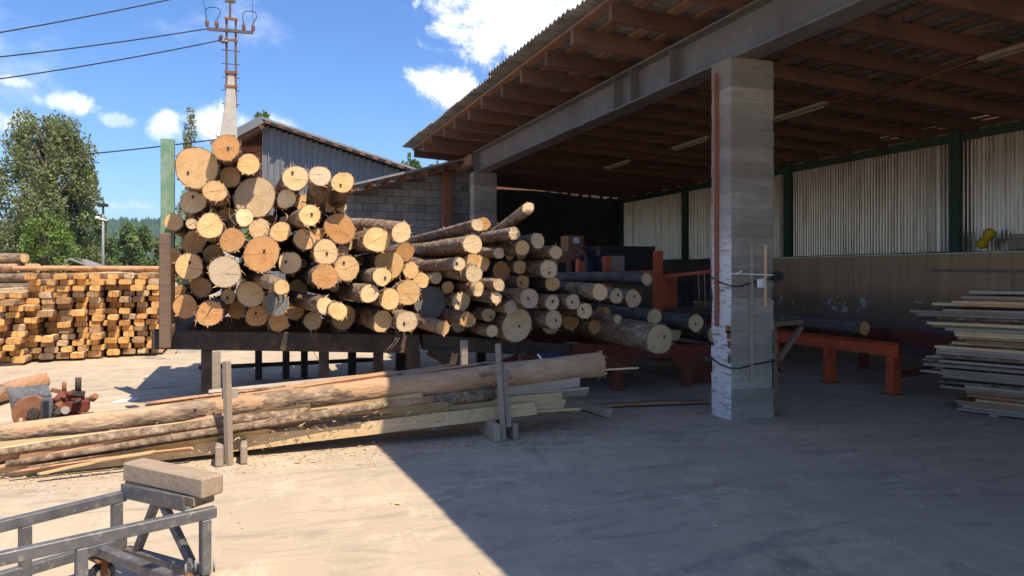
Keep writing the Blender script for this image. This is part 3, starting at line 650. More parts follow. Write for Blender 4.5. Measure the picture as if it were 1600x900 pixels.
def tree(name, px, d, ytop, wpx, kind, n, size, label, seed, ybase=432, shape='round', group=None):
    p = at_d(px, 425, d); base = Vector((p.x, p.y, 0)); top = EYE + (HOR - ytop) / FPX * d; R = wpx / 2 / FPX * d; r = random.Random(seed)
    root = empty(name, base, label, 'tree', group); blobs = []; tk = MB()
    tk.tube([base, base + Vector((r.uniform(-.1, .1) * R, 0, top * .4)), base + Vector((r.uniform(-.15, .15) * R, 0, top * .93))], [R * .07 + .05, R * .05 + .03, .02], 8)
    nb = (110 if wpx > 150 else 64) if shape == 'round' else 44
    for i in range(nb):
        t = r.random()
        if shape == 'poplar': z = top * (.12 + .86 * t); rr = R * (1.15 - t) * .9 + .06 * R
        else: z = top * (.08 + .88 * t); rr = R * (1.0 - .62 * max(0, t - .35) ** 1.2 / .65) * .88
        a = r.uniform(0, 2 * math.pi); q = r.uniform(.12, 1) ** .5 * rr; c = base + Vector((math.cos(a) * q, math.sin(a) * q, z)); s = R * r.uniform(.10, .23)
        if shape == 'poplar': s = R * r.uniform(.14, .3) * (1.2 - .7 * t)
        blobs.append((*c, s, s, s * r.uniform(1., 2.) * (2.2 if shape == 'poplar' else 1)))
        tk.tube([base + Vector((0, 0, max(.3, z - q * 1.1))), (c + base + Vector((0, 0, z - .1))) / 2, c], [.03 * R, .017 * R, .006 * R], 5, cap=False)
    blobs.append((base.x, base.y, top * .95, R * .10, R * .10, top * .05)); blobs.append((base.x + R * .15, base.y, top * .86, R * .18, R * .18, top * .09)); blobs.append((base.x - R * .3, base.y, top * .84, R * .16, R * .16, top * .09))
    tk.build('trunk', M_trunk, root); vs, fs = leaves(blobs, n, size, seed); link('crown', leaf_mesh('crown', vs, fs, LEAF[kind], base), root)
tree('poplar_tree', 74, 46, 180, 196, 'olive', 30000, .135, 'big loose olive green tree towering over the timber stacks', 3)
tree('bushy_tree', 124, 50, 268, 110, 'mid', 11000, .14, 'dark green tree right beside the big olive tree', 4)
tree('leafy_shrub', 72, 40, 345, 120, 'lime', 6500, .12, 'bright lime green shrub tree before the white building', 5)
tree('leafy_shrub', 210, 46, 352, 92, 'mid', 7000, .13, 'rounded mid green tree beside the street lamp', 6)
tree('leafy_shrub', 262, 50, 372, 80, 'olive', 6000, .13, 'pale olive shrub tree beside the green deck post', 8)
tree('leafy_shrub', 160, 58, 372, 90, 'mid', 5000, .15, 'low green shrub behind the street lamp post', 9)
tree('leafy_shrub', 8, 54, 362, 80, 'dark', 5000, .15, 'dark green shrub at the far end of the white building', 10)
tree('slender_poplar', 298, 60, 166, 52, 'olive', 4200, .14, 'slender young poplar rising behind the highest logs', 12, shape='poplar')
tree('slender_poplar', 412, 44, 172, 64, 'lime', 5000, .14, 'light green treetop peeping over the metal building ridge', 13)
tree('slender_poplar', 640, 44, 236, 70, 'lime', 5000, .14, 'light green treetop between the metal building and shed roof', 14)
tree('slender_poplar', 684, 52, 246, 70, 'mid', 5000, .14, 'small green treetop under the far corner of the shed roof', 15)
for i, (px, d, yt, wp) in enumerate(((-120, 55, 300, 160), (-40, 70, 350, 120), (330, 75, 360, 120), (460, 80, 330, 160))):
    tree('leafy_shrub', px, d, yt, wp, 'mid', 4000, .2, ['round green tree outside beyond the olive tree', 'low green tree far behind the white building', 'green tree far behind the power pole', 'green tree far behind the metal building'][i], 30 + i)
# far wood on the hillside, one mass
pts = []; r = np.random.default_rng(5)
N = 9000; xs = r.uniform(-1500, 700, N); ys = r.uniform(960, 1640, N); vs = np.zeros((N * 4, 3)); zz = np.array([hill_z(x, y) for x, y in zip(xs, ys)]); hh = r.uniform(5, 11, N); ww = hh * r.uniform(.35, .6, N); an = r.uniform(0, 6.28, N)
fs = []
for q in range(3): vs[q::4] = np.stack([xs + ww * np.cos(an + q * 2.094), ys + ww * np.sin(an + q * 2.094), zz], 1)
vs[3::4] = np.stack([xs, ys, zz + hh], 1)
i4 = np.arange(N) * 4; fs = np.concatenate([np.stack([i4, i4 + 1, i4 + 3], 1), np.stack([i4 + 1, i4 + 2, i4 + 3], 1), np.stack([i4 + 2, i4, i4 + 3], 1)])
tag(link('hillside_wood', leaf_mesh('hillside_wood', vs, fs, M_hillleaf, (0, 0, 0))), 'dark green woodland covering the far hillside', 'woodland', kind='stuff')

# ================================================================== LOG DECK
dk = empty('log_deck', (.6, 10.3, 0), 'dark heavy log deck on thick legs under the tall log pile', 'log deck')
zd = lambda X: float(np.interp(X, [-1, 1.5, 3, 5.2, 8], [.975, .895, .715, .575, .545]))
for yy in (8.95, 11.6):
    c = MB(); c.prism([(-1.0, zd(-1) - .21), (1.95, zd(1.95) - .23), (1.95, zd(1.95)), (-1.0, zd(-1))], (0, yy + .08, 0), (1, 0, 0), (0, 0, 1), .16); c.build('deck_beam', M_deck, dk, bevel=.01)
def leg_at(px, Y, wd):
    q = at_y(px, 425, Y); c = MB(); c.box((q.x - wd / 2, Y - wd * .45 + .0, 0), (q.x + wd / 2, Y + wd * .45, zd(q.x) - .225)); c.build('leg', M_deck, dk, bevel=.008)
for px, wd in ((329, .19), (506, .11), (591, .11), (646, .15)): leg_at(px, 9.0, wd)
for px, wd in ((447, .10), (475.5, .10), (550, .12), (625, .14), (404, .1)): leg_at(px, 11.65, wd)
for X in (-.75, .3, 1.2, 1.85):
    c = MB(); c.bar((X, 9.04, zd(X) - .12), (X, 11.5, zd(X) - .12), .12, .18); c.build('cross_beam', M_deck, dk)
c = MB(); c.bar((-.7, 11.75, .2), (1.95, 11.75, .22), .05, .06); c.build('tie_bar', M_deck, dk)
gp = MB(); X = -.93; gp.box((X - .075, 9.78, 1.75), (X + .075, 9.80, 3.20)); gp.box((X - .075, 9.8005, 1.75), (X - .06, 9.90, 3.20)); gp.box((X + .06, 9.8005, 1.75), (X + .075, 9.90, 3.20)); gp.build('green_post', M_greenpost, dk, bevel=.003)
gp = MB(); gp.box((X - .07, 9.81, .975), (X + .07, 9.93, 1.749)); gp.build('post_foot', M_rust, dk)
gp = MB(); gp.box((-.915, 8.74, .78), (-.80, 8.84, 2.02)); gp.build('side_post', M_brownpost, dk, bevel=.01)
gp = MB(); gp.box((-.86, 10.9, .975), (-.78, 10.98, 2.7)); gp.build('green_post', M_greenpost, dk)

rd = empty('conveyor_deck', (4.2, 9.3, 0), 'orange red log conveyor deck on square legs beside the concrete column', 'conveyor')
for yy in (9.0, 11.4):
    for xa, xb, m in ((2.0, 3.99, M_deck), (4.0, 6.4, M_redold)):  # yard half, like its legs, darker: shade put into the colour
        c = MB(); c.prism([(xa, zd(xa) - .19), (xb, zd(xb) - .17), (xb, zd(xb)), (xa, zd(xa))], (0, yy + .05, 0), (1, 0, 0), (0, 0, 1), .10); c.build('rail', m, rd, bevel=.006)
for X in (2.35, 3.5, 4.69, 5.77):
    for yy in (9.0, 11.4):
        c = MB(); c.box((X - .07, yy - .055, 0), (X + .07, yy + .055, zd(X) - .185)); c.build('leg', M_redold if X > 4 else M_deck, rd, bevel=.006)
        c = MB(); c.prism([(-.26, 0), (.26, 0), (.09, -.22), (-.09, -.22)], (X, yy - .062, zd(X) - .15), (1, 0, 0), (0, 0, 1), .012); c.build('gusset', M_redold if X > 3 else M_deck, rd)
for X in (2.6, 3.9, 5.3, 6.2):
    c = MB(); c.bar((X, 9.06, zd(X) - .10), (X, 11.34, zd(X) - .10), .1, .14); c.build('cross_beam', M_redold, rd)
c = MB(); c.bar((5.9, 9.3, .14), (7.4, 9.4, .14), .1, .26); c.build('low_panel', M_redold, rd)
c = MB(); c.bar((2.4, 9.09, .2), (3.3, 9.09, zd(3.3) - .2), .03, .08); c.bar((2.1, 9.09, zd(2.1) - .22), (2.75, 9.09, .25), .03, .08); c.build('brace', M_redold, rd)

# ================================================================== LOGS
LOGS = """-0.54 8.72 2.73 0.229 o 1 0 0
-0.24 8.57 2.94 0.145 o 1 0 0
-0.01 8.84 2.81 0.122 o 0 0 0
-0.21 9.02 2.68 0.116 o 0 0 0
-0.34 8.30 2.44 0.116 o 0 0 0
0.06 9.02 2.46 0.235 p 0 0 0
-0.60 9.05 2.38 0.136 y 1 -.12 0
-0.05 8.21 2.17 0.093 y 0 0 -.1
0.39 8.69 2.42 0.108 y 0 0 0
-0.83 9.44 2.18 0.104 o 0 0 0
-0.38 8.16 2.07 0.131 o 0 0 0
-0.17 8.19 1.93 0.126 o 0 0 0
0.10 8.68 2.08 0.113 y 0 0 0
0.32 8.48 2.04 0.112 o 0 0 0
-0.61 9.32 1.94 0.133 o 0 0 0
-0.40 9.26 1.81 0.111 o 0 0 0
-0.63 8.94 1.66 0.149 o 1 0 0
-0.24 8.17 1.60 0.164 g 0 0 0
0.12 8.24 1.79 0.189 o 1 0 0
0.42 8.54 1.70 0.127 y 1 0 0
-0.52 9.05 1.43 0.115 o 0 0 0
0.01 8.51 1.36 0.145 y 0 0 0
0.30 7.71 1.45 0.079 o 0 .08 -.2
0.27 8.18 1.27 0.128 d 0 0 0
-0.23 8.97 1.32 0.087 o 1 0 0
-0.39 8.29 1.17 0.133 o 0 0 0
-0.14 9.42 1.15 0.107 o 0 0 0
0.08 8.91 1.10 0.124 o 1 0 0
0.30 8.50 1.05 0.105 o 0 0 0
0.50 9.05 1.14 0.105 o 0 0 0
0.48 8.55 2.64 0.142 y 1 0 0
0.72 8.27 2.64 0.118 g 0 -.28 0
0.99 8.53 2.61 0.126 o 1 -.14 0
0.58 7.84 2.18 0.111 o 1 0 -.05
0.98 8.70 2.10 0.177 o 0 0 0
0.57 8.42 1.96 0.119 o 0 0 -.03
0.74 8.78 2.03 0.074 o 0 0 0
0.79 8.39 1.82 0.141 y 1 0 0
1.34 8.31 1.96 0.150 o 0 0 -.05
1.59 8.18 2.04 0.117 y 0 .08 -.1
1.76 8.83 1.84 0.115 o 0 0 .1
0.76 8.13 1.55 0.137 o 0 0 -.05
1.00 8.23 1.64 0.140 o 1 0 0
1.55 8.71 1.69 0.173 o 0 0 0
1.34 7.97 1.55 0.103 o 1 0 -.08
1.81 8.74 1.62 0.099 o 0 0 0
1.73 8.50 1.36 0.148 o 0 0 0
1.21 8.00 1.37 0.103 y 0 0 -.1
1.46 8.20 1.30 0.120 o 0 0 0
0.74 7.95 1.25 0.090 y 0 .05 -.18
0.86 7.82 1.20 0.096 o 0 0 0
1.06 9.10 1.06 0.154 o 0 0 0
1.40 8.31 1.05 0.118 o 0 0 -.05
1.64 8.14 1.05 0.121 p 1 0 0
0.68 8.75 1.04 0.102 g 0 0 0
1.99 7.89 0.99 0.080 o 0 .02 -.1
2.51 8.30 2.15 0.075 p 0 0 0
3.05 8.06 2.34 0.074 p 0 -.16 0
2.42 8.20 1.92 0.114 p 0 0 0
2.91 8.15 2.05 0.075 p 0 0 0
2.86 8.57 1.83 0.070 p 0 .05 0
3.10 8.40 1.89 0.093 o 0 0 0
3.30 8.40 1.98 0.093 p 0 0 0
2.21 8.04 1.69 0.079 p 1 0 0
2.38 8.02 1.58 0.101 p 0 .04 0
2.55 8.70 1.73 0.102 o 0 0 0
2.76 8.95 1.71 0.105 o 0 0 0
3.04 9.00 1.61 0.123 o 0 0 0
3.24 8.87 1.66 0.090 o 0 0 0
3.45 8.41 1.63 0.117 p 1 0 0
2.73 8.18 1.45 0.074 p 0 0 0
2.91 9.06 1.43 0.107 p 0 0 0
3.19 8.62 1.47 0.087 o 1 0 0
2.71 8.21 1.30 0.071 p 0 0 0
2.58 8.54 1.40 0.092 p 0 0 0
3.08 8.10 1.29 0.119 g 1 0 0
2.91 8.28 1.18 0.083 g 0 0 0
3.45 8.30 1.23 0.093 p 1 0 0
3.62 8.70 1.45 0.097 o 0 0 0
3.47 8.30 1.02 0.116 p 1 0 0
3.07 8.50 0.95 0.203 p 1 0 0
2.75 8.50 0.89 0.077 p 0 0 0
2.37 8.25 1.05 0.092 o 1 0 0
2.45 8.80 1.24 0.118 p 1 0 0
2.78 8.73 1.07 0.087 p 1 0 0
2.13 9.10 1.22 0.208 d 0 0 0
2.00 9.01 1.50 0.103 o 0 0 0
3.54 8.40 1.84 0.086 y 0 0 0
3.94 8.00 1.36 0.103 y 0 0 0
3.68 8.20 1.24 0.093 p 1 0 0
4.47 8.60 1.29 0.099 p 1 0 0
4.77 8.70 1.25 0.118 p 1 0 0
5.26 9.20 1.50 0.090 p 0 0 0
3.90 8.34 1.12 0.103 p 1 0 0
4.03 9.05 0.94 0.119 o 0 0 0
4.59 7.73 0.80 0.182 p 1 .03 0
4.28 8.20 1.02 0.055 p 0 0 0
5.93 9.00 0.88 0.126 p 1 0 0
5.38 9.20 0.97 0.117 p 0 0 0"""
def log_parts(root, R_, L, end, seed, bark, taper=.06, ragged=False, flakes=26, tagged=False, n=22, rings=9):
    r = random.Random(seed); lob = [(r.uniform(-.06, .06), r.uniform(0, 6.28)) for _ in range(3)]; el = r.uniform(-.07, .07); ea = r.uniform(0, 3.14); bowx, bowy = r.uniform(-.025, .025), r.uniform(-.02, .02); kn = [(r.uniform(.2, L), r.uniform(0, 6.28)) for _ in range(int(L * 1.5))]
    def rad(a, z):
        q = 1 + el * math.cos(2 * (a - ea)) + sum(A * math.cos((k + 2) * a + ph) for k, (A, ph) in enumerate(lob)) * .6
        q += .035 * mnoise.noise(Vector((math.cos(a) * 2.2, math.sin(a) * 2.2, z * 2.4 + seed * 3.1))) + .02 * mnoise.noise(Vector((math.cos(a) * 6, math.sin(a) * 6, z * 7 + seed)))
        return R_ * q * (1 - taper * z / max(L, 1))
    b = MB(); vs = []; zs = [0, .012, .10] + [L * (i / rings) ** 1.15 for i in range(2, rings + 1)]
    for i, z in enumerate(zs):
        bx, by = bowx * math.sin(math.pi * z / L), bowy * math.sin(math.pi * z / L)
        for j in range(n):
            a = 2 * math.pi * j / n; q = rad(a, z); zz = z + (r.uniform(-.008, .008) if ragged and i < 2 else 0); vs.append((math.cos(a) * q + bx, math.sin(a) * q + by, zz))
    k = len(zs); b.add(vs, [(i * n + j, i * n + (j + 1) % n, (i + 1) * n + (j + 1) % n, (i + 1) * n + j) for i in range(k - 1) for j in range(n)], 0, True)
    wr = .955 if R_ > .09 else .94
    for zi, s in ((0, 1), (k - 1, -1)):                            # ring of bark round the cut face
        base = len(b.v); z = zs[zi]; inner = [(v[0] * wr, v[1] * wr, v[2] - .001 * s) for v in b.v[zi * n:(zi + 1) * n]]; b.v += inner
        for j in range(n):
            f = (zi * n + j, base + j, base + (j + 1) % n, zi * n + (j + 1) % n); b.f.append(f if s > 0 else f[::-1]); b.m.append(0); b.sm.append(False)
    for _ in range(flakes):                                        # shreds of bark at the rim and along the stem
        a = r.uniform(0, 6.28); z = 0 if r.random() < .55 else r.uniform(.02, min(L, 1.8)); q = rad(a, z); t = Vector((math.cos(a), math.sin(a), 0)); s_ = Vector((-math.sin(a), math.cos(a), 0)); l = r.uniform(.015, .05) * (2.0 if r.random() < .14 else 1) * min(1.2, (R_ / .13) ** 1.3)
        p = t * (q * .985) + Vector((0, 0, z)); wd = r.uniform(.004, .014); e = p + t * l * r.uniform(.15, .8) + s_ * l * r.uniform(-.8, .8) + Vector((0, 0, -l * r.uniform(-.6, .9))) + Vector((0, 0, 0))
        b.add([p - s_ * wd, p + s_ * wd, e, p + t * .004 + Vector((0, 0, wd))], [(0, 1, 2), (1, 3, 2), (3, 0, 2)], 1)
    for z, a in kn:                                                # branch stubs
        q = rad(a, z); t = Vector((math.cos(a), math.sin(a), 0)); p = t * q * .96 + Vector((0, 0, z)); rr = r.uniform(.010, .02); b.tube([p, p + t * r.uniform(.015, .04)], [rr, rr * .8], 6, 0)
    b.build('bark', [bark, M_peeled], root, local=True)
    m = CUT[end]
    for zi, s in ((0, -1), (k - 1, 1)):
        e = MB(); ring = [Vector(v) for v in b.v[zi * n:(zi + 1) * n]]; cz = Vector((sum(v.x for v in ring) / n, sum(v.y for v in ring) / n, zs[zi]))
        vs = [cz + Vector((0, 0, .002 * s))] + [cz + (v - cz) * .5 * wr + Vector((0, 0, r.uniform(-.0015, .0015))) for v in ring] + [Vector((v.x * wr, v.y * wr, v.z + .0015 * s)) for v in ring]
        fs = [(0, 1 + (j + 1) % n, 1 + j) for j in range(n)] + [(1 + j, 1 + (j + 1) % n, 1 + n + (j + 1) % n, 1 + n + j) for j in range(n)]
        if s > 0: fs = [f[::-1] for f in fs]
        e.add(vs, fs); e.build('cut_end', m, root, local=True)
    if tagged:
        t = MB(); a = r.uniform(0, 6.28); q = R_ * r.uniform(.1, .5); cx, cy = math.cos(a) * q, math.sin(a) * q; t.box((cx - .011, cy - .017, -.009), (cx + .011, cy + .017, -.001)); o = t.build('tag', M_tag, root, local=True)
        a2 = r.uniform(-.6, .6)
def quat_axis(d, up=Vector((0, 0, 1))):
    """local z along d, local y as upright as it gets"""
    z = Vector(d).normalized(); x = up.cross(z).normalized(); y = z.cross(x); return Matrix((x, y, z)).transposed().to_quaternion()
UNIQ = {0: 'largest orange ended log, right under the topmost log beside the green post', 1: 'topmost log of the tall pile, in front of the concrete pole', 5: 'huge pale ended log half shaded below the small log by the pole',
        17: 'thick log with weathered grey brown end low in the tall pile', 18: 'thick log with broad orange end and central dark tag', 23: 'log with dark grey painted end in the bottom of the tall pile',
        31: 'tilted log with pale grey end pointing up before the metal building', 32: 'tilted orange ended log against the sky line of the block wall', 34: 'thick log with cracked orange end standing proud below the tilted logs',
        57: 'thin log tilted highest with bright end before the dark shed', 58: 'long pale ended log lying over the lower pile', 56: 'thin long log lying topmost against the block wall',
        80: 'thick log with cracked pale end at the bottom of the lower pile', 85: 'thick dark weathered log end in the hollow between the two piles', 95: 'very thick log jutting far out over the orange deck', 92: 'thin grey barked log lying behind the orange deck logs', 97: 'grey barked log on the deck next to the concrete column', 96: 'thin ragged log lying over the jutting thick log'}
ANCH = {0: 'the largest log', 1: 'the topmost log', 5: 'the huge pale log', 17: 'the grey brown ended log', 18: 'the broad orange tagged log', 23: 'the dark grey painted log', 31: 'the tilted grey log', 34: 'the cracked orange log',
        57: 'the thin upward tilted log', 58: 'the long pale log', 80: 'the cracked pale log', 85: 'the dark weathered log', 95: 'the jutting thick log', 92: 'the thin grey barked log', 97: 'the grey log by the column'}
LG = [[float(q) for q in l.split()[:4]] for l in LOGS.strip().splitlines()]
def near_words(i):
    x, _, z, _ = LG[i]; j = min(ANCH, key=lambda k: math.hypot(LG[k][0] - x, LG[k][2] - z)); dx, dz = x - LG[j][0], z - LG[j][2]; ds = math.hypot(dx, dz) - LG[j][3] - LG[i][3]
    sd = 'column side' if dx > 0 else 'post side'
    w_ = ('above' if dz > 0 else 'below') if abs(dz) > 2.2 * abs(dx) else (('beside' if abs(dx) > 2.2 * abs(dz) else ('above and beside' if dz > 0 else 'below and beside')))
    return ('%s %s' % (('right ' if ds < .05 else ('close ' if ds < .18 else 'further ')) + w_, ANCH[j])) + ('' if w_ in ('above', 'below') else ', %s' % sd)
for i, line in enumerate(LOGS.strip().splitlines()):
    x, y, z, R_, end, tg, tilt, yaw = line.split(); x, y, z, R_, tg, tilt, yaw = float(x), float(y), float(z), float(R_), int(tg), float(tilt), float(yaw)
    r = random.Random(100 + i); L = r.uniform(3.1, 3.6) if x < 1.9 else r.uniform(3.4, 4.3)
    zone = 'in the tall pile beside the green post' if x < 1.9 else ('in the lower pile before the block wall' if x < 3.65 else 'on the orange deck beside the column')
    sz = 'thick' if R_ > .145 else ('medium' if R_ > .1 else 'thin'); ec = {'o': 'orange', 'y': 'yellow', 'p': 'pale', 'g': 'grey', 'd': 'dark'}[end]
    lab = UNIQ.get(i, '%s log, %s%s end, %s' % (sz, 'tagged ' if tg else '', ec, near_words(i)))
    if end == 'o' and r.random() < .3: end = 'r'
    d = Vector((yaw + r.uniform(-.02, .02), 1, tilt + r.uniform(-.012, .012)))
    root = empty('log', (x, y, z), lab, 'log', 'logs piled on the infeed decks', quat_axis(d))
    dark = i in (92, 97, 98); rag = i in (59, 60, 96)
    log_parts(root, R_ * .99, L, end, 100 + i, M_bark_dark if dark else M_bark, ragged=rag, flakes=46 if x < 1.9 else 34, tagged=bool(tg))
    if i in (4, 6, 11, 15, 22, 26, 33, 43, 49, 54, 63, 75, 53, 8, 36):   # hanging strip of loose bark
        for q_ in range(r.choice((1, 2))):
            b = MB(); a = r.uniform(-2.6, -.5); p = Vector((math.cos(a), math.sin(a), 0)) * R_ * .97 + Vector((0, 0, r.uniform(.0, .25))); wd = r.uniform(.006, .016); vs = []; n = 8; ln = r.uniform(.15, .42); sx = r.uniform(-.5, .5)
            for q in range(n):
                t = q / (n - 1); c = p + Vector((sx * ln * t + .03 * math.sin(t * 7 + i), -ln * t, -.04 - .08 * math.sin(t * 3))); w2 = wd * (1 - .7 * t); tw = t * 2.5 + i; vs += [c + Vector((math.cos(tw), 0, math.sin(tw))) * w2, c - Vector((math.cos(tw), 0, math.sin(tw))) * w2, c + Vector((0, 0, .004))]
            b.add(vs, [f for q in range(n - 1) for f in ((3 * q, 3 * q + 1, 3 * q + 4, 3 * q + 3), (3 * q + 1, 3 * q + 2, 3 * q + 5, 3 * q + 4), (3 * q + 2, 3 * q, 3 * q + 3, 3 * q + 5))], 0, True)
            b.build('loose_bark', r.choice((M_bark, M_peeled, M_sawn_red)), root, local=True)
rf2 = random.Random(4); FILL = []; tops = [(q[0], q[2] + q[3] * .3) for q in LG]
for it in range(9000):
    if len(FILL) > 48: break
    x, z = rf2.uniform(-.85, 5.0), rf2.uniform(.7, 2.75)
    if not any(abs(x - a) < .17 and b > z + .12 for a, b in tops) or not any(abs(x - a) < .28 and b < z + .1 for a, b in tops): continue
    g = min([math.hypot(x - q[0], z - q[2]) - q[3] for q in LG] + [math.hypot(x - q[0], z - q[1]) - q[2] for q in FILL] + [z - zd(x)])
    if g < .05: continue
    FILL.append((x, z, min(g * 1.06, .13)))
for i, (x, z, R_) in enumerate(FILL):
    LG.append([x, 9.2, z, R_]); r = random.Random(2000 + i); e_ = r.choice('oorrpp'); ec = {'o': 'orange', 'r': 'brown', 'p': 'pale'}[e_]
    root = empty('log', (x, 9.2 + r.uniform(-.35, .3), z), 'recessed %s log, %s end, %s' % ('thin' if R_ < .09 else 'medium', ec, near_words(len(LG) - 1)), 'log', 'logs piled on the infeed decks', quat_axis(Vector((r.uniform(-.01, .01), 1, r.uniform(-.01, .01)))))
    log_parts(root, R_, r.uniform(2.6, 3.2), e_, 2000 + i, M_bark, flakes=16, rings=5, n=16)
def one_log(name, p0, p1, R_, end, label, seed, bark=M_bark, group=None, taper=.06, flakes=20, ragged=False, tagged=False):
    p0, p1 = Vector(p0), Vector(p1); root = empty(name, p0, label, 'log', group, quat_axis(p1 - p0)); log_parts(root, R_, (p1 - p0).length, end, seed, bark, taper, ragged, flakes, tagged); return root
# dark logs deeper in the shed
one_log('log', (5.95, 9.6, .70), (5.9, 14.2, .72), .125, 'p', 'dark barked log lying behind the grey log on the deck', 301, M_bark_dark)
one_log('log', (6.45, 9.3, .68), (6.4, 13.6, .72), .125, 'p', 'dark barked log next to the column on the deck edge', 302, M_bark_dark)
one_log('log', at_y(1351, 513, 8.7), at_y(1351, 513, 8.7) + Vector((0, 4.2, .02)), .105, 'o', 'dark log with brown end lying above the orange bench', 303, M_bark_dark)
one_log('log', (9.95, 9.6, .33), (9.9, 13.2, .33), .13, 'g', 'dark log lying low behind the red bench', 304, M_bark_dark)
one_log('log', at_z(64, 596, .12) , at_z(-120, 652, .12), .115, 'o', 'short rough log lying alone on the yard behind the machine', 305, M_peeled)

# ================================================================== BENCH CONVEYORS AND SAW IN THE SHED
bn = empty('roller_bench', (7.95, 9.5, 0), 'bright orange steel bench conveyor on square legs behind the column', 'conveyor')
c = MB(); X = 7.86; c.box((X, 7.35, .50), (X + .03, 14.5, .685)); c.box((X + .0305, 7.35, .50), (X + .13, 14.5, .525)); c.box((X - .06, 7.35, .675), (X - .0005, 14.5, .685)); c.build('channel', M_orange, bn, bevel=.003)
for yy in (7.42, 8.55, 9.75, 11.2, 12.8):
    c = MB(); c.box((X + .0, yy, .012), (X + .13, yy + .12, .498)); c.build('leg', M_orange, bn, bevel=.004); c = MB(); c.box((X - .05, yy - .04, 0), (X + .18, yy + .16, .0115)); c.build('foot_plate', M_rust, bn)
c = MB(); c.bar((X + .135, 7.5, .25), (9.5, 7.9, .25), .05, .09); c.build('cross_bar', M_redold, bn)
for yy in (9.1, 10.6, 12.1):
    c = MB(); c.bar((X + .031, yy, .60), (9.48, yy, .60), .08, .12); c.build('cross_bar', M_redold, bn)
b2 = empty('red_bench', (9.55, 10, 0), 'worn red steel bench conveyor between the orange bench and the stained wall', 'conveyor')
c = MB(); c.box((9.5, 7.7, .46), (9.54, 14, .70)); c.build('channel', M_redold, b2, bevel=.003)
for yy in (7.8, 9.6, 11.6):
    c = MB(); c.box((9.545, yy, 0), (9.66, yy + .12, .68)); c.build('leg', M_redold, b2, bevel=.004)

# saw machine at the back
sm = empty('saw_machine', (7.2, 12.2, 0), 'red framed saw machine with dark cabinet deep inside the shed', 'saw machine')
def px_box(px0, py0, px1, py1, Y, dep, name, m, parent, bevel=.004):
    a = at_y(px0, py0, Y); b_ = at_y(px1, py1, Y); c = MB(); c.box((min(a.x, b_.x), Y, min(a.z, b_.z)), (max(a.x, b_.x), Y + dep, max(a.z, b_.z))); return c.build(name, m, parent, bevel=bevel)
px_box(1026, 392, 1036, 600, 11.9, .14, 'red_post', M_orange, sm); px_box(946, 400, 955, 560, 12.6, .14, 'red_post', M_orange, sm); px_box(904, 405, 914, 560, 12.8, .14, 'red_post', M_orange, sm)
c = MB(); c.bar(at_y(1037, 432, 11.95), at_y(1112, 424, 11.2), .06, .06); c.build('red_rail', M_orange, sm)
c = MB(); c.bar(at_y(914, 428, 12.7), at_y(1026, 424, 12.1), .06, .05); c.build('red_rail', M_orange, sm)
px_box(1040, 433, 1058, 480, 12.3, .3, 'red_panel', M_orange, sm)
px_box(938, 384, 1024, 426, 13.4, .6, 'dark_cabinet', M_black, sm); px_box(957, 400, 976, 424, 12.9, .1, 'white_panel', M_lamp, sm)
px_box(918, 392, 934, 432, 13.0, .3, 'motor_box', M_navy, sm); px_box(868, 395, 908, 440, 13.6, .5, 'brown_frame', M_redpost, sm)
px_box(872, 410, 884, 436, 13.58, .01, 'opening', M_black, sm, 0); px_box(893, 406, 901, 436, 13.58, .01, 'opening', M_black, sm, 0)
for i in range(10):
    r = random.Random(i); q = at_y(r.uniform(900, 955), r.uniform(386, 402), 12.7); c = MB(); c.tube([q, q + Vector((r.uniform(-.15, .15), .1, r.uniform(-.12, .12)))], r.uniform(.02, .05), 8); c.build('hydraulic_part', random.choice((M_black, M_navy, M_rust)), sm)
bx_ = empty('cardboard_box', Vector((at_y(905, 380, 14.2).x, 14.4, at_y(905, 394, 14.2).z)), 'brown cardboard box with white label on the saw frame', 'box')
px_box(888, 368, 912, 394, 14.2, .4, 'carton', M_cardboard, bx_); px_box(896, 371, 905, 380, 14.197, .002, 'label_sheet', M_paper, bx_, 0)
c = MB(); q = at_y(905, 394, 14.2); c.box((q.x - .4, 14.15, q.z - .5), (q.x + .3, 14.7, q.z - .001)); c.build('support_box', M_redpost, sm)
px_box(1052, 405, 1110, 470, 14.0, .8, 'dark_housing', M_deck, sm); px_box(1066, 440, 1084, 480, 13.3, .3, 'motor', M_black, sm)
c = MB(); c.tube([at_y(1091, 425, 11.1), at_y(1093, 475, 11.1)], .008, 6); c.tube([at_y(1101, 428, 11.1), at_y(1102, 480, 11.1)], .008, 6); c.build('hanging_cord', M_lamp, sm)
# on the ledge
q = Vector((11.93, at_x(1528, 380, 11.93).y, 1.97)); t_ = empty('yellow_tool', q, 'yellow plastic tool with thin rod leaning on the ledge', 'tool')
c = MB(); pr = [(0, .05), (.05, .10), (.12, .085), (.17, .06), (.22, .09), (.30, .10), (.36, .085), (.40, .03)]
c.tube([q + Vector((-.02, -.05 - a * .62, .06 + a * .72)) for a, _ in pr], [x * 1.0 for _, x in pr], 12); c.build('body', M_yellow, t_)
c = MB(); c.tube([q + Vector((-.06, -.2, .22)), q + Vector((-.1, -1.5, .06))], .011, 8); c.build('rod', M_cladtrim, t_)
q2 = at_x(1592, 378, 11.9); c = MB(); c.box((11.8, q2.y - .5, 1.972), (12.02, q2.y + .13, 2.14)); c.box((11.79, q2.y - .48, 2.141), (12.0, q2.y + .10, 2.22)); tag(c.build('pale_box', M_sawn_grey, bevel=.01), 'pale wooden box lying on the ledge beside the yellow tool', 'box')

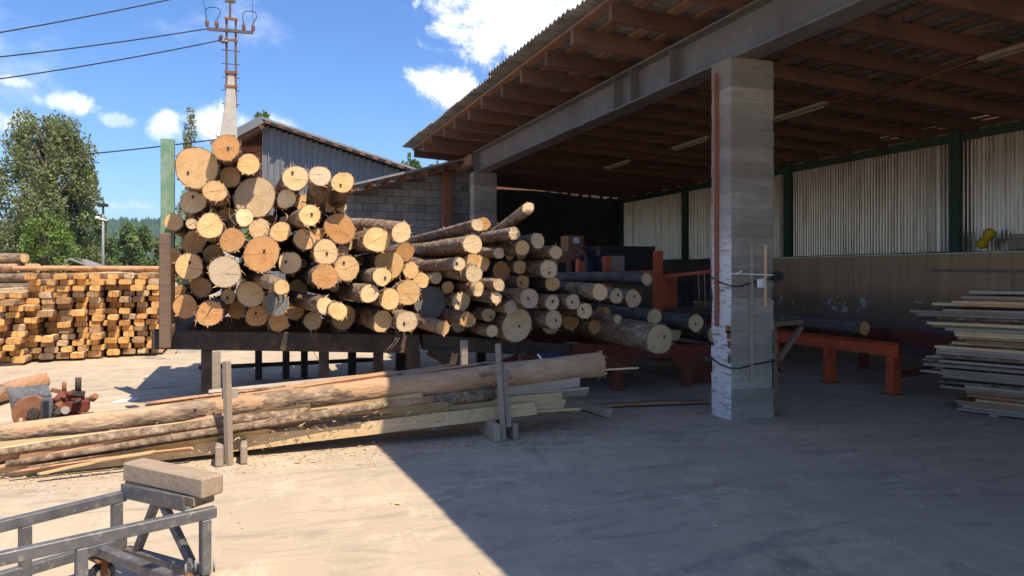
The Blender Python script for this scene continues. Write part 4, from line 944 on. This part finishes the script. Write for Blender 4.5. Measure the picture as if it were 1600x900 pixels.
# ================================================================== BOARDS
def board_mesh(L, wd, th, seed, wane=0., bow=.01, n=8, taper=0.):
    """board along local x, width y, thickness z; slot 0 sawn faces, slot 1 bark/wane side, slot 2 ends"""
    r = random.Random(seed); b = MB(); vs = []; e0, e1 = r.uniform(-.02, .02), r.uniform(-.02, .02)
    prof = [(-.5, 0), (.5, 0), (.5 - wane, 1), (-.5 + wane, 1)] if not wane else [(-.5, 0), (.5, 0), (.5 - wane * .25, .45), (.5 - wane, .92), (0, 1.06), (-.5 + wane, .92), (-.5 + wane * .25, .45)]
    k = len(prof); ph = r.uniform(0, 6)
    for i in range(n + 1):
        t = i / n; x = L * t; w2 = wd * (1 - taper * t) * (1 + .06 * math.sin(5 * t + ph) * (1 if wane else .15)); h = th * (1 - taper * .4 * t); zb = bow * math.sin(math.pi * t); yb = bow * .6 * math.sin(2.2 * t + ph)
        vs += [(x + (e0 * a * 2 if i == 0 else (e1 * a * 2 if i == n else 0)), a * w2 + yb + r.uniform(-.002, .002), (c_ - .5) * h + zb + r.uniform(-.0015, .0015)) for a, c_ in prof]
    for i in range(n):
        for j in range(k): b.add([], [], 0); b.f.append((i * k + j, i * k + (j + 1) % k, (i + 1) * k + (j + 1) % k, (i + 1) * k + j)); b.m.append(0 if (not wane or j == 0) else 1); b.sm.append(bool(wane) and j > 0)
    b.v = vs; b.f += [tuple(reversed(range(k))), tuple(n * k + j for j in range(k))]; b.m += [2, 2]; b.sm += [False, False]
    return b
def cant_mesh(L, wd, th, seed):
    r = random.Random(seed); b = MB(); a = r.uniform(.03, .10); q = r.uniform(.2, .34); prof = [(-.5 + a, 0), (.5 - a, 0), (.5, q), (.5 - .01, 1 - q), (.5 - a * 1.3, 1), (-.5 + a * .8, 1), (-.5, 1 - q), (-.5, q)]; k = 8; n = 5; vs = []
    for i in range(n + 1):
        t = i / n; vs += [(L * t + (r.uniform(-.01, .01) if i in (0, n) else 0), x * wd * (1 + .04 * math.sin(4 * t + seed)), (z - .5) * th) for x, z in prof]
    b.add(vs, [(i * k + j, i * k + (j + 1) % k, (i + 1) * k + (j + 1) % k, (i + 1) * k + j) for i in range(n) for j in range(k)], 0, False)
    b.m = [1 if j in (1, 2, 3, 5, 6, 7) else 0 for i in range(n) for j in range(k)]
    b.f += [tuple(reversed(range(k))), tuple(n * k + j for j in range(k))]; b.m += [2, 2]; b.sm += [False, False]; return b
def place_board(name, p0, p1, wd, th, roll, mats, seed, label, cat, group=None, wane=0., bow=.01, taper=0., n=8):
    p0, p1 = Vector(p0), Vector(p1); x = (p1 - p0).normalized(); y = Vector((0, 0, 1)).cross(x).normalized(); z = x.cross(y)
    q = Matrix((x, y, z)).transposed().to_quaternion() @ Quaternion((1, 0, 0), roll)
    o = board_mesh((p1 - p0).length, wd, th, seed, wane, bow, n, taper).build(name, mats, local=True); o.location = p0; o.rotation_mode = 'QUATERNION'; o.rotation_quaternion = q
    return tag(o, label, cat, group)
FR, GY, GR, RD_ = [M_sawn, M_bark, M_sawn], [M_sawn_grey, M_bark, M_sawn_grey], [M_sawn_green, M_bark, M_sawn], [M_sawn_red, M_peeled, M_sawn]

# ---------------------------------------------------------------- foreground pile of slabs between stands
ML = one_log('slab_log', at_y(937, 569, 7.05), at_y(-75, 690, 6.98), .136, 'g', 'long round log on top of the slab pile, half in the sun', 401, M_slablog, taper=.30, flakes=70)
tag(ML, cat='log')
G_SL = 'offcut slabs lying in the low stands'
SL = [ # px0, py0, Y0, px1, py1, Y1, width, thick, roll deg, mats, wane, label
    (836, 637, 6.86, -40, 741, 6.78, .125, .035, 90, FR, 0, 'pale squared plank on edge along the front of the slab pile'),
    (700, 634, 6.88, -50, 716, 6.86, .11, .05, 65, GR, .16, 'greenish bark edged slab right under the long log'),
    (420, 672, 6.82, 42, 733, 6.70, .11, .04, 40, GR, .2, 'bark slab with bright yellow end drooping at the pile front'),
    (205, 684, 6.80, -70, 718, 6.74, .12, .035, -50, RD_, .2, 'reddish plank on the sunlit end of the slab pile'),
    (300, 690, 6.90, -80, 742, 6.86, .16, .05, 50, FR, .2, 'pale slab under the reddish plank'),
    (560, 660, 6.92, -70, 728, 6.9, .2, .07, 20, GY, .2, 'grey slab buried in the middle of the pile'),
    (772, 614, 6.93, 120, 690, 6.88, .13, .05, -72, GY, .2, 'brown bark slab lying between the long log and the front plank'),
    (640, 640, 6.89, 230, 684, 6.86, .09, .05, -80, [M_sawn_green, M_bark_dark, M_sawn], .2, 'dark bark strip wedged over the front plank'),
    (905, 593, 7.0, 560, 632, 7.0, .14, .045, 70, GY, .2, 'grey slab with blunt end right below the long log'),
    (918, 612, 7.06, 600, 640, 7.06, .13, .025, 40, GY, 0, 'grey board with pointed end on the shaded pile side'),
    (878, 620, 6.96, 520, 655, 6.96, .12, .03, 80, FR, 0, 'light board ending short of the shaded stand'),
    (881, 632, 7.0, 560, 665, 7.0, .10, .03, 80, FR, 0, 'pale narrow board second from the ground on the shaded side'),
    (901, 641, 6.98, 600, 664, 6.96, .12, .025, 20, FR, 0, 'thin pale board lowest on the shaded pile side'),
    (960, 577, 7.5, 500, 620, 7.4, .06, .02, 10, FR, 0, 'thin pale lath sticking out behind the long log'),
    (995, 575, 7.5, 640, 600, 7.5, .05, .02, 10, FR, 0, 'longest thin lath sticking out towards the orange leg'),
    (945, 583, 7.4, 600, 620, 7.4, .07, .02, 0, FR, 0, 'short thin lath below the longest lath'),
    (920, 556, 7.45, 190, 645, 7.35, .18, .05, 20, GY, .2, 'grey bark slab lying on the back of the pile'),
    (860, 563, 7.3, 330, 612, 7.25, .12, .03, 12, [M_sawn_grey, M_bark, M_paper], 0, 'whitish board lying flat on the pile top'),
    (640, 583, 7.25, 230, 632, 7.2, .12, .04, 30, RD_, .2, 'red bark slab with splintered edge on the pile top'),
    (560, 592, 7.4, 120, 664, 7.3, .18, .06, 25, RD_, .2, 'wide red bark slab at the back of the sunlit pile'),
    (770, 590, 7.2, 300, 628, 7.12, .12, .03, 15, RD_, 0, 'brown board tucked behind the long log'),
    (700, 668, 6.9, 380, 690, 6.86, .1, .03, 15, GY, .2, 'grey lath at ground level under the pile'),
    (880, 600, 7.3, 100, 690, 7.25, .2, .08, 0, GY, .2, 'thick grey slab in the core of the pile'),
    (850, 622, 7.25, 60, 706, 7.2, .2, .08, 0, GR, .2, 'thick greenish slab in the core of the pile'),
    (840, 640, 7.15, 40, 722, 7.1, .2, .08, 0, GR, .2, 'thick greenish slab at the base of the pile'),
    (300, 700, 6.72, 20, 738, 6.62, .05, .02, 30, RD_, .2, 'thin bark strip lying before the drooping slab'),
    (240, 706, 6.6, 60, 741, 6.52, .04, .015, 0, FR, 0, 'thin pale splinter lying on the ground at the pile front'),
]
for i, (a, b_, Y0, c_, d_, Y1, wd, th, ro, mt, wn, lab) in enumerate(SL):
    p0, p1 = at_y(a, b_, Y0), at_y(c_, d_, Y1); p0.z = max(p0.z, .03); p1.z = max(p1.z, .025)
    place_board('slab', p0, p1, wd, th, math.radians(ro), mt, 500 + i, lab, 'slab', G_SL, wn, .012, .12 if wn else .02, 14)
SN = {id(GR): 'greenish', id(RD_): 'reddish', id(FR): 'pale', id(GY): 'grey'}
rs = random.Random(61)
for i in range(15):                                              # thin slabs splaying out at the sunlit end
    a0 = rs.uniform(330, 700); b0 = 690 - .105 * a0 + rs.uniform(-6, 14); a1 = rs.uniform(-70, 70); b1 = rs.uniform(698, 742) - .05 * max(0, a1); yy = rs.uniform(6.72, 6.86)
    p0, p1 = at_y(a0, b0, yy + .05), at_y(a1, b1, yy - .05); p0.z = max(p0.z, .03); p1.z = max(p1.z, .02)
    place_board('slab', p0, p1, rs.uniform(.05, .11), rs.uniform(.015, .03), math.radians(rs.choice((-80, -60, 70, 85, 20))), mt_ := rs.choice((GR, GR, RD_, FR, GY)), 560 + i, 'thin %s offcut slab splaying out low at the sunlit end of the pile' % SN[id(mt_)], 'slab', G_SL, rs.choice((0, .2)), .02, .25, 14)
for i in range(12):
    a0 = rs.uniform(420, 860); b0 = 636 - .088 * a0 + rs.uniform(-4, 8); a1 = rs.uniform(60, 330); b1 = 664 - .10 * a1 + rs.uniform(-6, 10); yy = rs.uniform(7.12, 7.42)
    place_board('slab', at_y(a0, b0, yy), at_y(a1, b1, yy - .04), rs.uniform(.06, .13), rs.uniform(.015, .03), math.radians(rs.uniform(-35, 35)), mt_ := rs.choice((RD_, RD_, GR, GY)), 580 + i, 'thin %s bark slab lying loose on the back top of the pile' % SN[id(mt_)], 'slab', G_SL, rs.choice((0, .2, .2)), .02, .3, 14)
# splinters and curls stuck on the pile
sp = MB()
for i in range(420):
    r = random.Random(900 + i); px = r.uniform(-20, 800); k_ = px / 640
    p = at_y(px, r.uniform(690, 742) - 68 * k_, r.uniform(6.72, 6.80)); p.z = max(p.z, .02)
    e = p + Vector((r.uniform(-.07, .07), r.uniform(-.03, .0), r.uniform(-.05, .02))); m_ = (p + e) / 2 + Vector((0, 0, r.uniform(-.01, .015))); w2 = r.uniform(.0012, .004)
    sp.add([p + Vector((0, 0, w2)), p - Vector((0, 0, w2)), m_ - Vector((0, .004, w2)), m_ + Vector((0, .004, w2)), e], [(0, 1, 2, 3), (3, 2, 4)], r.choice((0, 1, 1, 2)))
tag(sp.build('bark_splinters', [M_sawn, M_sawn_red, M_sawn_green]), 'loose bark splinters and fibres clinging to the slab pile', 'splinters', kind='stuff')

def stand(p, h, lean, label, rearp, rh, pw=.07):
    s = empty('timber_stand', (p.x, p.y, 0), label, 'stand'); c = MB(); c.bar((p.x, p.y, .0), (p.x + lean, p.y + .02, h), pw, .055); c.build('front_post', M_oldtimber, s, bevel=.005)
    if pw > .06: c = MB(); c.bar((p.x + .065, p.y + .03, .12), (p.x + .045 + lean * .8, p.y + .05, h * .78), .045, .05); c.build('splint', M_oldtimber, s, bevel=.004)
    c = MB(); c.bar((p.x - .075, p.y - .05, .085), (p.x - .075, p.y + .55, .085), .065, .17); c.build('base_block', M_oldtimber, s, bevel=.01)
    c = MB(); c.bar((p.x + .115, p.y - .03, .08), (p.x + .115, p.y + .50, .08), .055, .155); c.build('base_block', M_oldtimber, s, bevel=.01)
    c = MB(); c.bar((rearp.x, rearp.y, 0), (rearp.x, rearp.y, rh), .075, .06); c.build('rear_post', M_oldtimber, s, bevel=.005)
    c = MB(); c.bar((p.x - .06, p.y + .045, h * .68), (p.x + .07, p.y + .045, h * .68), .03, .08); c.build('cleat', M_oldtimber, s)
p = at_z(357, 716); p.y = 6.58; p.x = at_y(358, 700, 6.58).x; stand(p, .86, -.02, 'narrow wooden stand post in the sun holding the slab pile', Vector((at_y(338, 560, 7.55).x, 7.55, 0)), at_y(338, 548, 7.55).z, .052)
p = Vector((at_y(787, 680, 6.66).x, 6.66, 0)); stand(p, .92, -.05, 'broad wooden stand post in the shade holding the slab pile', Vector((at_y(725, 540, 7.75).x, 7.75, 0)), at_y(725, 532, 7.75).z)
# cover sheet and paper
nb = empty('navy_folder', at_y(862, 566, 7.1), 'dark navy folder with white edge lying on the slab pile', 'folder')
c = MB(); A, B_, C_, D_ = at_y(842, 556, 7.12), at_y(852, 569, 6.96), at_y(884, 562, 6.98), at_y(868, 551, 7.2); up = Vector((0, 0, .012))
c.add([A, B_, C_, D_, A + up, B_ + up, C_ + up, D_ + up], [(0, 3, 2, 1), (4, 5, 6, 7), (0, 1, 5, 4), (1, 2, 6, 5), (2, 3, 7, 6), (3, 0, 4, 7)]); c.build('cover', M_navy, nb)
c = MB(); c.bar(A + up * 1.3 + Vector((-.012, 0, 0)), B_ + up * 1.3 + Vector((-.012, 0, 0)), .014, .012); c.build('white_edge', M_paper, nb)
q = at_z(192, 629); c = MB(); c.add([(q.x - .13, q.y - .02, .004), (q.x + .12, q.y + .03, .006), (q.x + .16, q.y + .22, .012), (q.x - .08, q.y + .2, .004)], [(0, 1, 2, 3)]); c.add([(q.x - .13, q.y - .02, .0041), (q.x - .08, q.y + .2, .0041), (q.x - .10, q.y + .1, .018)], [(0, 1, 2)])
tag(c.build('paper_sheet', M_paper), 'white sheet of paper lying on the sunlit ground behind the slabs', 'paper')
# pieces on the shaded floor
place_board('plank', at_z(1105, 627, .03), at_z(925, 634, .03), .12, .03, 0, [M_sawn_red, M_bark, M_sawn], 620, 'dark narrow plank lying flat on the shed floor before the column', 'plank')
place_board('timber_block', at_z(952, 645, .05), at_z(905, 632, .06), .11, .09, .1, [M_oldtimber, M_bark, M_oldtimber], 621, 'short dark timber block on the floor at the pile end', 'timber')

# ---------------------------------------------------------------- stacks of sawn timber at the left
TM = []
for s in range(8):
    TM.append(cant_mesh(random.Random(s).uniform(3.7, 4.2), random.Random(s).uniform(.17, .225), random.Random(s + 50).uniform(.094, .110), 700 + s))
M_tend = material('timber_end_orange', f_cut([(.60, .30, .095), (.68, .38, .14), (.42, .19, .055), (.40, .23, .11)]), .8, 0, .2)
M_tend2 = material('timber_end_tan', f_cut([(.46, .33, .20), (.54, .40, .25), (.34, .22, .12), (.36, .29, .21)]), .8, 0, .2)
M_tend3 = material('timber_end_brown', f_cut([(.34, .20, .10), (.42, .26, .13), (.22, .12, .06), (.26, .18, .12)]), .85, 0, .2)
M_tside = material('timber_side', f_bark_side := (lambda t, b: f_bark(t, b, .47, 1.1)), .9, 0, .15)
TME = [[t.mesh('sawn_timber', [M_sawn, M_tside, m]) for m in (M_tend, M_tend2, M_tend3)] for t in TM]
COURSE = ['lowest', 'second', 'third', 'fourth', 'fifth', 'sixth', 'seventh', 'eighth', 'ninth', 'tenth', 'eleventh', 'twelfth', 'thirteenth', 'topmost']
def timber(x, y, z, lab, grp, rz=0., out=0.):
    r = random; tone = r.choice((0, 0, 0, 0, 1, 2)); o = link('sawn_timber', r.choice(TME)[tone]); o.location = (x, y, z); o.rotation_euler = (r.uniform(-.045, .045), r.uniform(-.008, .008), math.pi / 2 + rz + r.uniform(-.02, .02)); tag(o, lab.replace('@', ('orange', 'tan', 'brown')[tone] + ' ended'), 'timber', grp)
random.seed(21)
def stack(x0, ncol, y0, rows, lab, grp, pitch=.236, dy=0.):
    for r_ in range(rows):
        off = random.uniform(-.05, .05)
        for c_ in range(ncol):
            if r_ == rows - 1 and random.random() < .25: continue
            push = random.choice((0, 0, .05, -.06, .1, -.1, .14, -.2, .25, -.38)) * random.uniform(.4, 1); cw = 'topmost' if r_ == rows - 1 else COURSE[r_]
            timber(x0 + c_ * pitch + off + random.uniform(-.012, .012), y0 + dy * c_ + push, .10 + .1095 * r_, '@ timber%s in the %s course of the %s' % (' jutting' if push < -.11 else (' set back' if push > .11 else ''), cw, lab), grp)
for (x0, nc, y0, hh) in ((-3.60, 5, 15.2, 14), (-2.42, 4, 15.6, 14), (-4.95, 6, 14.5, 11)):
    for bx in (.3, 1.9, 3.4):
        c = MB(); c.box((x0 - .12, y0 + bx, 0), (x0 + nc * .228 - .1, y0 + bx + .1, .044)); tag(c.build('stack_bearer', M_oldtimber), 'dark timber bearer on the ground under the sawn timber stacks', 'timber', 'bearers under the stacks')
stack(-3.60, 5, 15.2, 14, 'wide stack behind the machine', 'sawn timbers in the wide stack', dy=.05)
stack(-2.42, 4, 15.6, 14, 'narrow stack by the deck', 'sawn timbers in the narrow stack', dy=.03)
stack(-4.95, 6, 14.5, 11, 'low stack behind the hopper', 'sawn timbers in the low stack', dy=.06)
for i in range(6):                                               # poles laid across the top
    X = -4.1 + .42 * i; one = one_log('thin_pole', (X, 15.9 + .25 * i, 1.665 + .012 * (i % 2)), (X + 1.25, 16.1 + .25 * i, 1.67), .045, 'y', 'thin peeled pole lying across the top of the timber stacks', 760 + i, M_peeled, 'poles across the timber stacks', flakes=0)
# stack of round logs seen from the side, further back
for r_ in range(8):
    for c_ in range(2):
        p = at_d(-175, 425, 20.5 + .26 * c_ + .0 * r_); e = at_d(62 + random.uniform(-22, 14) - 2 * r_, 425, 20.5 + .26 * c_)
        z = .13 + .265 * r_; one_log('round_log', Vector((e.x, e.y, z)), Vector((p.x, p.y, z + random.uniform(-.02, .02))), .128, random.choice('oyp'), 'round log in the tall cross-laid log stack behind the sawn timber', 800 + 2 * r_ + c_, M_bark if r_ % 3 else M_peeled, 'logs in the cross-laid stack', flakes=0)

# ---------------------------------------------------------------- slab boards stacked at the right
random.seed(5); dv = Vector((.353, -.936, 0)); nv = Vector((.936, .353, 0)); base = Vector((7.62, 6.45, 0)); z = .035; k = 0
MATS = [[M_oldtimber, M_bark, M_sawn], [M_oldtimber, M_bark, M_sawn_grey], [M_sawn_red, M_bark, M_sawn], [M_sawn, M_bark, M_sawn], [M_sawn_grey, M_bark_dark, M_sawn_grey]]
while z < 1.40:
    th = random.uniform(.022, .034); lvl = z / 1.4
    st = .18 * math.sin(z * 9) + (-.12 if .95 < z < 1.15 else 0) + (.45 * max(0, lvl - .8) / .2)
    for j in range(3):
        wd = random.uniform(.16, .26); s0 = st + random.uniform(-.14, .14); off = .04 + j * .27 + random.uniform(-.05, .05)
        p0 = base + dv * s0 + nv * off + Vector((0, 0, z)); p1 = p0 + dv * random.uniform(3.3, 4.) + nv * random.uniform(-.05, .05)
        mt = random.choice((MATS[0], MATS[0], MATS[1], MATS[1], MATS[2], MATS[3], MATS[4]))
        if j == 0 and random.random() < .15: mt = MATS[3]
        bl_ = '%s board %s, %s of the stack before the wall' % (['pale ended brown', 'weathered brown', 'reddish brown', 'fresh yellow', 'dark barked'][MATS.index(mt)], ['at the outer side', 'in the middle', 'at the inner side'][j], ['lowest fifth', 'lower part', 'middle', 'upper part', 'top'][min(4, int(z / .28))])
        place_board('board', p0, p1, wd, th, random.uniform(-.03, .03), mt, 1000 + k, bl_, 'board', 'boards in the stack by the wall', .12 if random.random() < .22 else 0, .006, 0, 6); k += 1
    z += th * .97 + random.uniform(.0, .003) + (.02 if random.random() < .06 else 0)
for s0 in (.5, 1.8, 3.0):
    c = MB(); p = base + dv * s0; c.bar(p - nv * .05 + Vector((0, 0, .009)), p + nv * .8 + Vector((0, 0, .009)), .08, .018); tag(c.build('stack_bearer', M_oldtimber), 'thin timber bearer on the floor under the board stack', 'timber', 'bearers under the board stack')

# ================================================================== HAND CART IN FRONT
ZR = .436
NC = at_z(327, 801, ZR); FC = at_z(196, 774, ZR); rn = (at_z(0, 873, ZR) - NC).normalized(); rf_ = (at_z(0, 822, ZR) - FC).normalized()
NE = NC + rn * 1.7; FE = FC + rf_ * 1.7; ct = empty('hand_cart', Vector(((NC.x + FE.x) / 2, (NC.y + FE.y) / 2, 0)), 'grey steel trolley cart with a timber bolster at its end', 'cart')
def part(name, m, p0, p1, wd, ht, bevel=.004, up=(0, 0, 1)):
    c = MB(); c.bar(p0, p1, wd, ht, 0, up); return c.build(name, m, ct, bevel=bevel)
dn = lambda p, z: Vector((p.x, p.y, z))
part('top_rail', M_cart, NC - rn * .03, NE, .045, .052); part('top_rail', M_cart, FC - rf_ * .0, FE, .045, .052)
part('bottom_rail', M_cart, dn(FC, .20), dn(FE, .20), .045, .05); part('bottom_rail', M_cart, dn(NC, .115), dn(NE, .115), .045, .05)
for P_, dr, ss in ((NC, rn, (.0, .53, 1.15)), (FC, rf_, (.025, .45, 1.0))):
    for s_ in ss:
        q = P_ + dr * (s_ + .02); part('upright', M_cart, dn(q, .145), dn(q, ZR - .0265), .05, .045, up=(dr.x, dr.y, 0))
cd = (FC - NC).normalized()
ta, tb = NC + cd * .04 + rn * .09 + Vector((0, 0, .055)), FC + rf_ * .02 + Vector((0, 0, .03))
part('end_angle', M_cart, ta, tb, .012, .075); part('end_angle', M_cart, ta + Vector((.03, .03, -.03)), tb + Vector((.03, .03, -.03)), .06, .01)
# timber bolster in two pieces, the upper overhanging
A_, B_ = NC + cd * .015 + rn * .02 + Vector((.03, .02, .07)), FC + Vector((.04, .03, .07))
tb_ = part('timber_bolster', M_boltimber, A_ + cd * .035 - Vector((0, 0, .018)), B_ - Vector((0, 0, .018)), .12, .05, .006)
up_ = MB(); up_.bar(A_ - cd * .025 + Vector((.0, .0, .0555)), B_ + cd * .01 + Vector((.0, .0, .0555)), .124, .096); o = up_.build('upper_timber', M_boltimber, ct, bevel=.008); o.parent = tb_
mid = (NC + FC) / 2 + rn * .03
part('brace', M_cart, dn(mid + cd * .02, ZR + .02), dn(FC * .88 + NC * .12, .13), .04, .035); part('brace', M_cart, dn(mid - cd * .02, ZR + .02), dn(NC * .85 + FC * .15, .13), .04, .035)
part('cross_bar', M_cart, dn(NC + cd * .02, .135), dn(FC, .145), .05, .05); part('cross_bar', M_cart, dn(NC + rn * .17 + cd * .03, .165), dn(FC + rf_ * .13, .19), .05, .05)
for q in (NC + rn * .03 + cd * .05, NC - rn * .03 + cd * .01, NC + rn * .09 + cd * .03, FC + rf_ * .12):
    c = MB(); c.tube([dn(q, .14), dn(q, .205)], .006, 6); c.build('bolt', M_cladtrim, ct)
for P_, dr in ((FC, rf_), (NC, rn), (FE, -rf_), (NE, -rn)):
    w_ = dn(P_ + dr * .12, .065); c = MB(); ax = Vector((dr.y, -dr.x, 0)); c.tube([w_ - ax * .016, w_ + ax * .016], .064, 20); whl = c.build('wheel', M_black, ct, bevel=.004)
    c = MB(); c.tube([w_ - ax * .019, w_ + ax * .019], .036, 14); h = c.build('hub', M_lamp, ct); h.parent = whl
    c = MB(); c.bar(w_ - ax * .028, w_ - ax * .028 + Vector((0, 0, .075)), .006, .03, up=dr); c.bar(w_ + ax * .028, w_ + ax * .028 + Vector((0, 0, .075)), .006, .03, up=dr); c.bar(w_ + Vector((0, 0, .082)) - ax * .045, w_ + Vector((0, 0, .082)) + ax * .045, .09, .012); c.build('caster_fork', M_rust, ct)

# ================================================================== RUSTY MACHINE ON THE YARD
mc = empty('wood_chipper', at_z(90, 668), 'broken machine with grey hopper, rusty disc and red engine on the yard', 'machine')
YM = 7.75
def mp(px, py, dy=0.): return at_y(px, py, YM + dy)
c = MB(); P_ = [mp(10, 606, .12), mp(74, 600, .12), mp(80, 616), mp(20, 624)]; P2 = [mp(20, 624, -.01), mp(80, 616, -.01), mp(84, 662), mp(30, 662)]
th = Vector((0, .012, -.004))
for Q in (P_, P2, [mp(10, 606, .12), mp(20, 624), mp(30, 662), mp(22, 662, .2)]):
    c.add(Q + [v + th for v in Q], [(0, 1, 2, 3), (7, 6, 5, 4), (0, 4, 5, 1), (1, 5, 6, 2), (2, 6, 7, 3), (3, 7, 4, 0)])
c.build('hopper', M_cart, mc)
c = MB(); q = mp(50, 645, -.04); c.tube([q + Vector((0, .02, 0)), q + Vector((0, -.02, 0))], .155, 26); ds = c.build('rusty_disc', M_rust, mc, bevel=.008)
c = MB(); c.tube([q + Vector((.02, -.021, .0)), q + Vector((.02, -.06, .0))], .05, 12); o = c.build('hub', M_deck, mc); o.parent = ds
gr = MB(); q0, q1 = mp(66, 622, -.05), mp(84, 655, -.05); gr.box((q0.x, YM - .09, q1.z), (q1.x, YM - .055, q0.z)); gp_ = gr.build('radiator_grille', M_cart, mc, bevel=.004)
for i in range(8):
    gr = MB(); zz = q1.z + (q0.z - q1.z) * (i + .8) / 9.3; gr.bar((q0.x + .012, YM - .094, zz), (q1.x - .03, YM - .094, zz + .006), .008, .010); o = gr.build('grille_slot', M_black, mc); o.parent = gp_
e = MB(); r = random.Random(8)
e.bar(mp(84, 634, .05), mp(140, 632, .08), .18, .11); e.bar(mp(92, 622, .03), mp(132, 620, .06), .14, .05); e.tube([mp(86, 628, -.05), mp(100, 614, 0)], .035, 8); e.build('engine_block', M_redold, mc, bevel=.012)
e = MB()
for i in range(16):
    e = MB(); p = mp(r.uniform(86, 145), r.uniform(618, 655), r.uniform(-.12, .08)); e.tube([p, p + Vector((r.uniform(-.05, .06), r.uniform(-.06, .03), r.uniform(-.05, .05)))], r.uniform(.015, .04), 9); e.build('engine_fitting', r.choice((M_rust, M_redold, M_deck)), mc)
e = MB(); e.tube([mp(102, 641, -.16), mp(103, 641, -.02)], .035, 12); e.build('pipe_flange', M_lamp, mc)
e = MB(); e.bar(mp(111, 613, .02), mp(133, 615, .04), .12, .035); e.tube([mp(122, 613, .03), mp(122.5, 590, .03)], .026, 10); e.build('lever_post', M_deck, mc)
e = MB(); e.tube([mp(100, 613, .05), mp(100.5, 597, .05)], .019, 8); e.bar(mp(80, 609, .05), mp(104, 614, .05), .06, .03); e.build('lever_post', M_rust, mc)
e = MB(); e.box((mp(30, 660).x, YM - .1, 0), (mp(140, 655).x, YM + .2, mp(90, 652).z)); e.build('skid_frame', M_rust, mc)

# ---------------------------------------------------------------- chips and bark crumbs on the yard
ch = MB(); r = random.Random(77)
for i in range(5200):
    u = r.random()
    if u < .45: x, y = r.uniform(-2.6, 3.4), r.gauss(6.62, .22)
    elif u < .7: x, y = r.uniform(-1.4, 6.3), r.gauss(8.6, .5)
    else: x, y = r.uniform(-3.5, 8.5), r.uniform(3.2, 15)
    a = r.uniform(0, 6.28); l = r.uniform(.004, .018) * (2.2 if r.random() < .06 else 1); w2 = l * r.uniform(.15, .5); ca, sa = math.cos(a), math.sin(a); z = r.uniform(.003, .008)
    ch.add([(x + ca * l, y + sa * l, z), (x - sa * w2, y + ca * w2, z + .004), (x - ca * l, y - sa * l, z + r.uniform(0, .006)), (x + sa * w2, y - ca * w2, z)], [(0, 1, 2, 3)], r.choice((0, 0, 1, 2)))
tag(ch.build('wood_chips', [M_sawn, M_sawn_red, M_sawn_grey], origin=(0, 0, 0)), 'scattered wood chips and bark crumbs on the yard floor', 'wood chips', kind='stuff')
q = at_z(395, 704); cb = MB()
for i in range(26):
    a = q + Vector((r.gauss(0, .09), r.gauss(0, .04), .008)); d_ = Vector((r.uniform(-.1, .1), r.uniform(-.04, .04), r.uniform(0, .05))); cb.add([a, a + d_ * .5 + Vector((0, .008, .015)), a + d_, a + d_ * .5 + Vector((0, -.012, .0))], [(0, 1, 2, 3)], r.choice((0, 1)))
tag(cb.build('shavings', [M_sawn, M_sawn_red]), 'small heap of pale wood shavings beside the sunlit stand', 'shavings', kind='stuff')

# ================================================================== HAZE
HAZE_D = .00016
hz = MB(); hz.box((-2600, -450, -3), (2600, 3700, 235)); hm = bpy.data.materials.new('haze_air'); hm.use_nodes = True; ht = NT(hm.node_tree); ht.n.clear()
pv = ht.new('ShaderNodeVolumePrincipled'); pv.inputs['Density'].default_value = HAZE_D; pv.inputs['Color'].default_value = (.55, .74, 1, 1); pv.inputs['Anisotropy'].default_value = .2
ht.l.new(pv.outputs[0], ht.new('ShaderNodeOutputMaterial').inputs['Volume'])
USE_HAZE = True
if USE_HAZE: tag(hz.build('haze', hm, origin=(0, 0, 0)), 'pale blue summer haze over the valley', 'haze', kind='stuff')
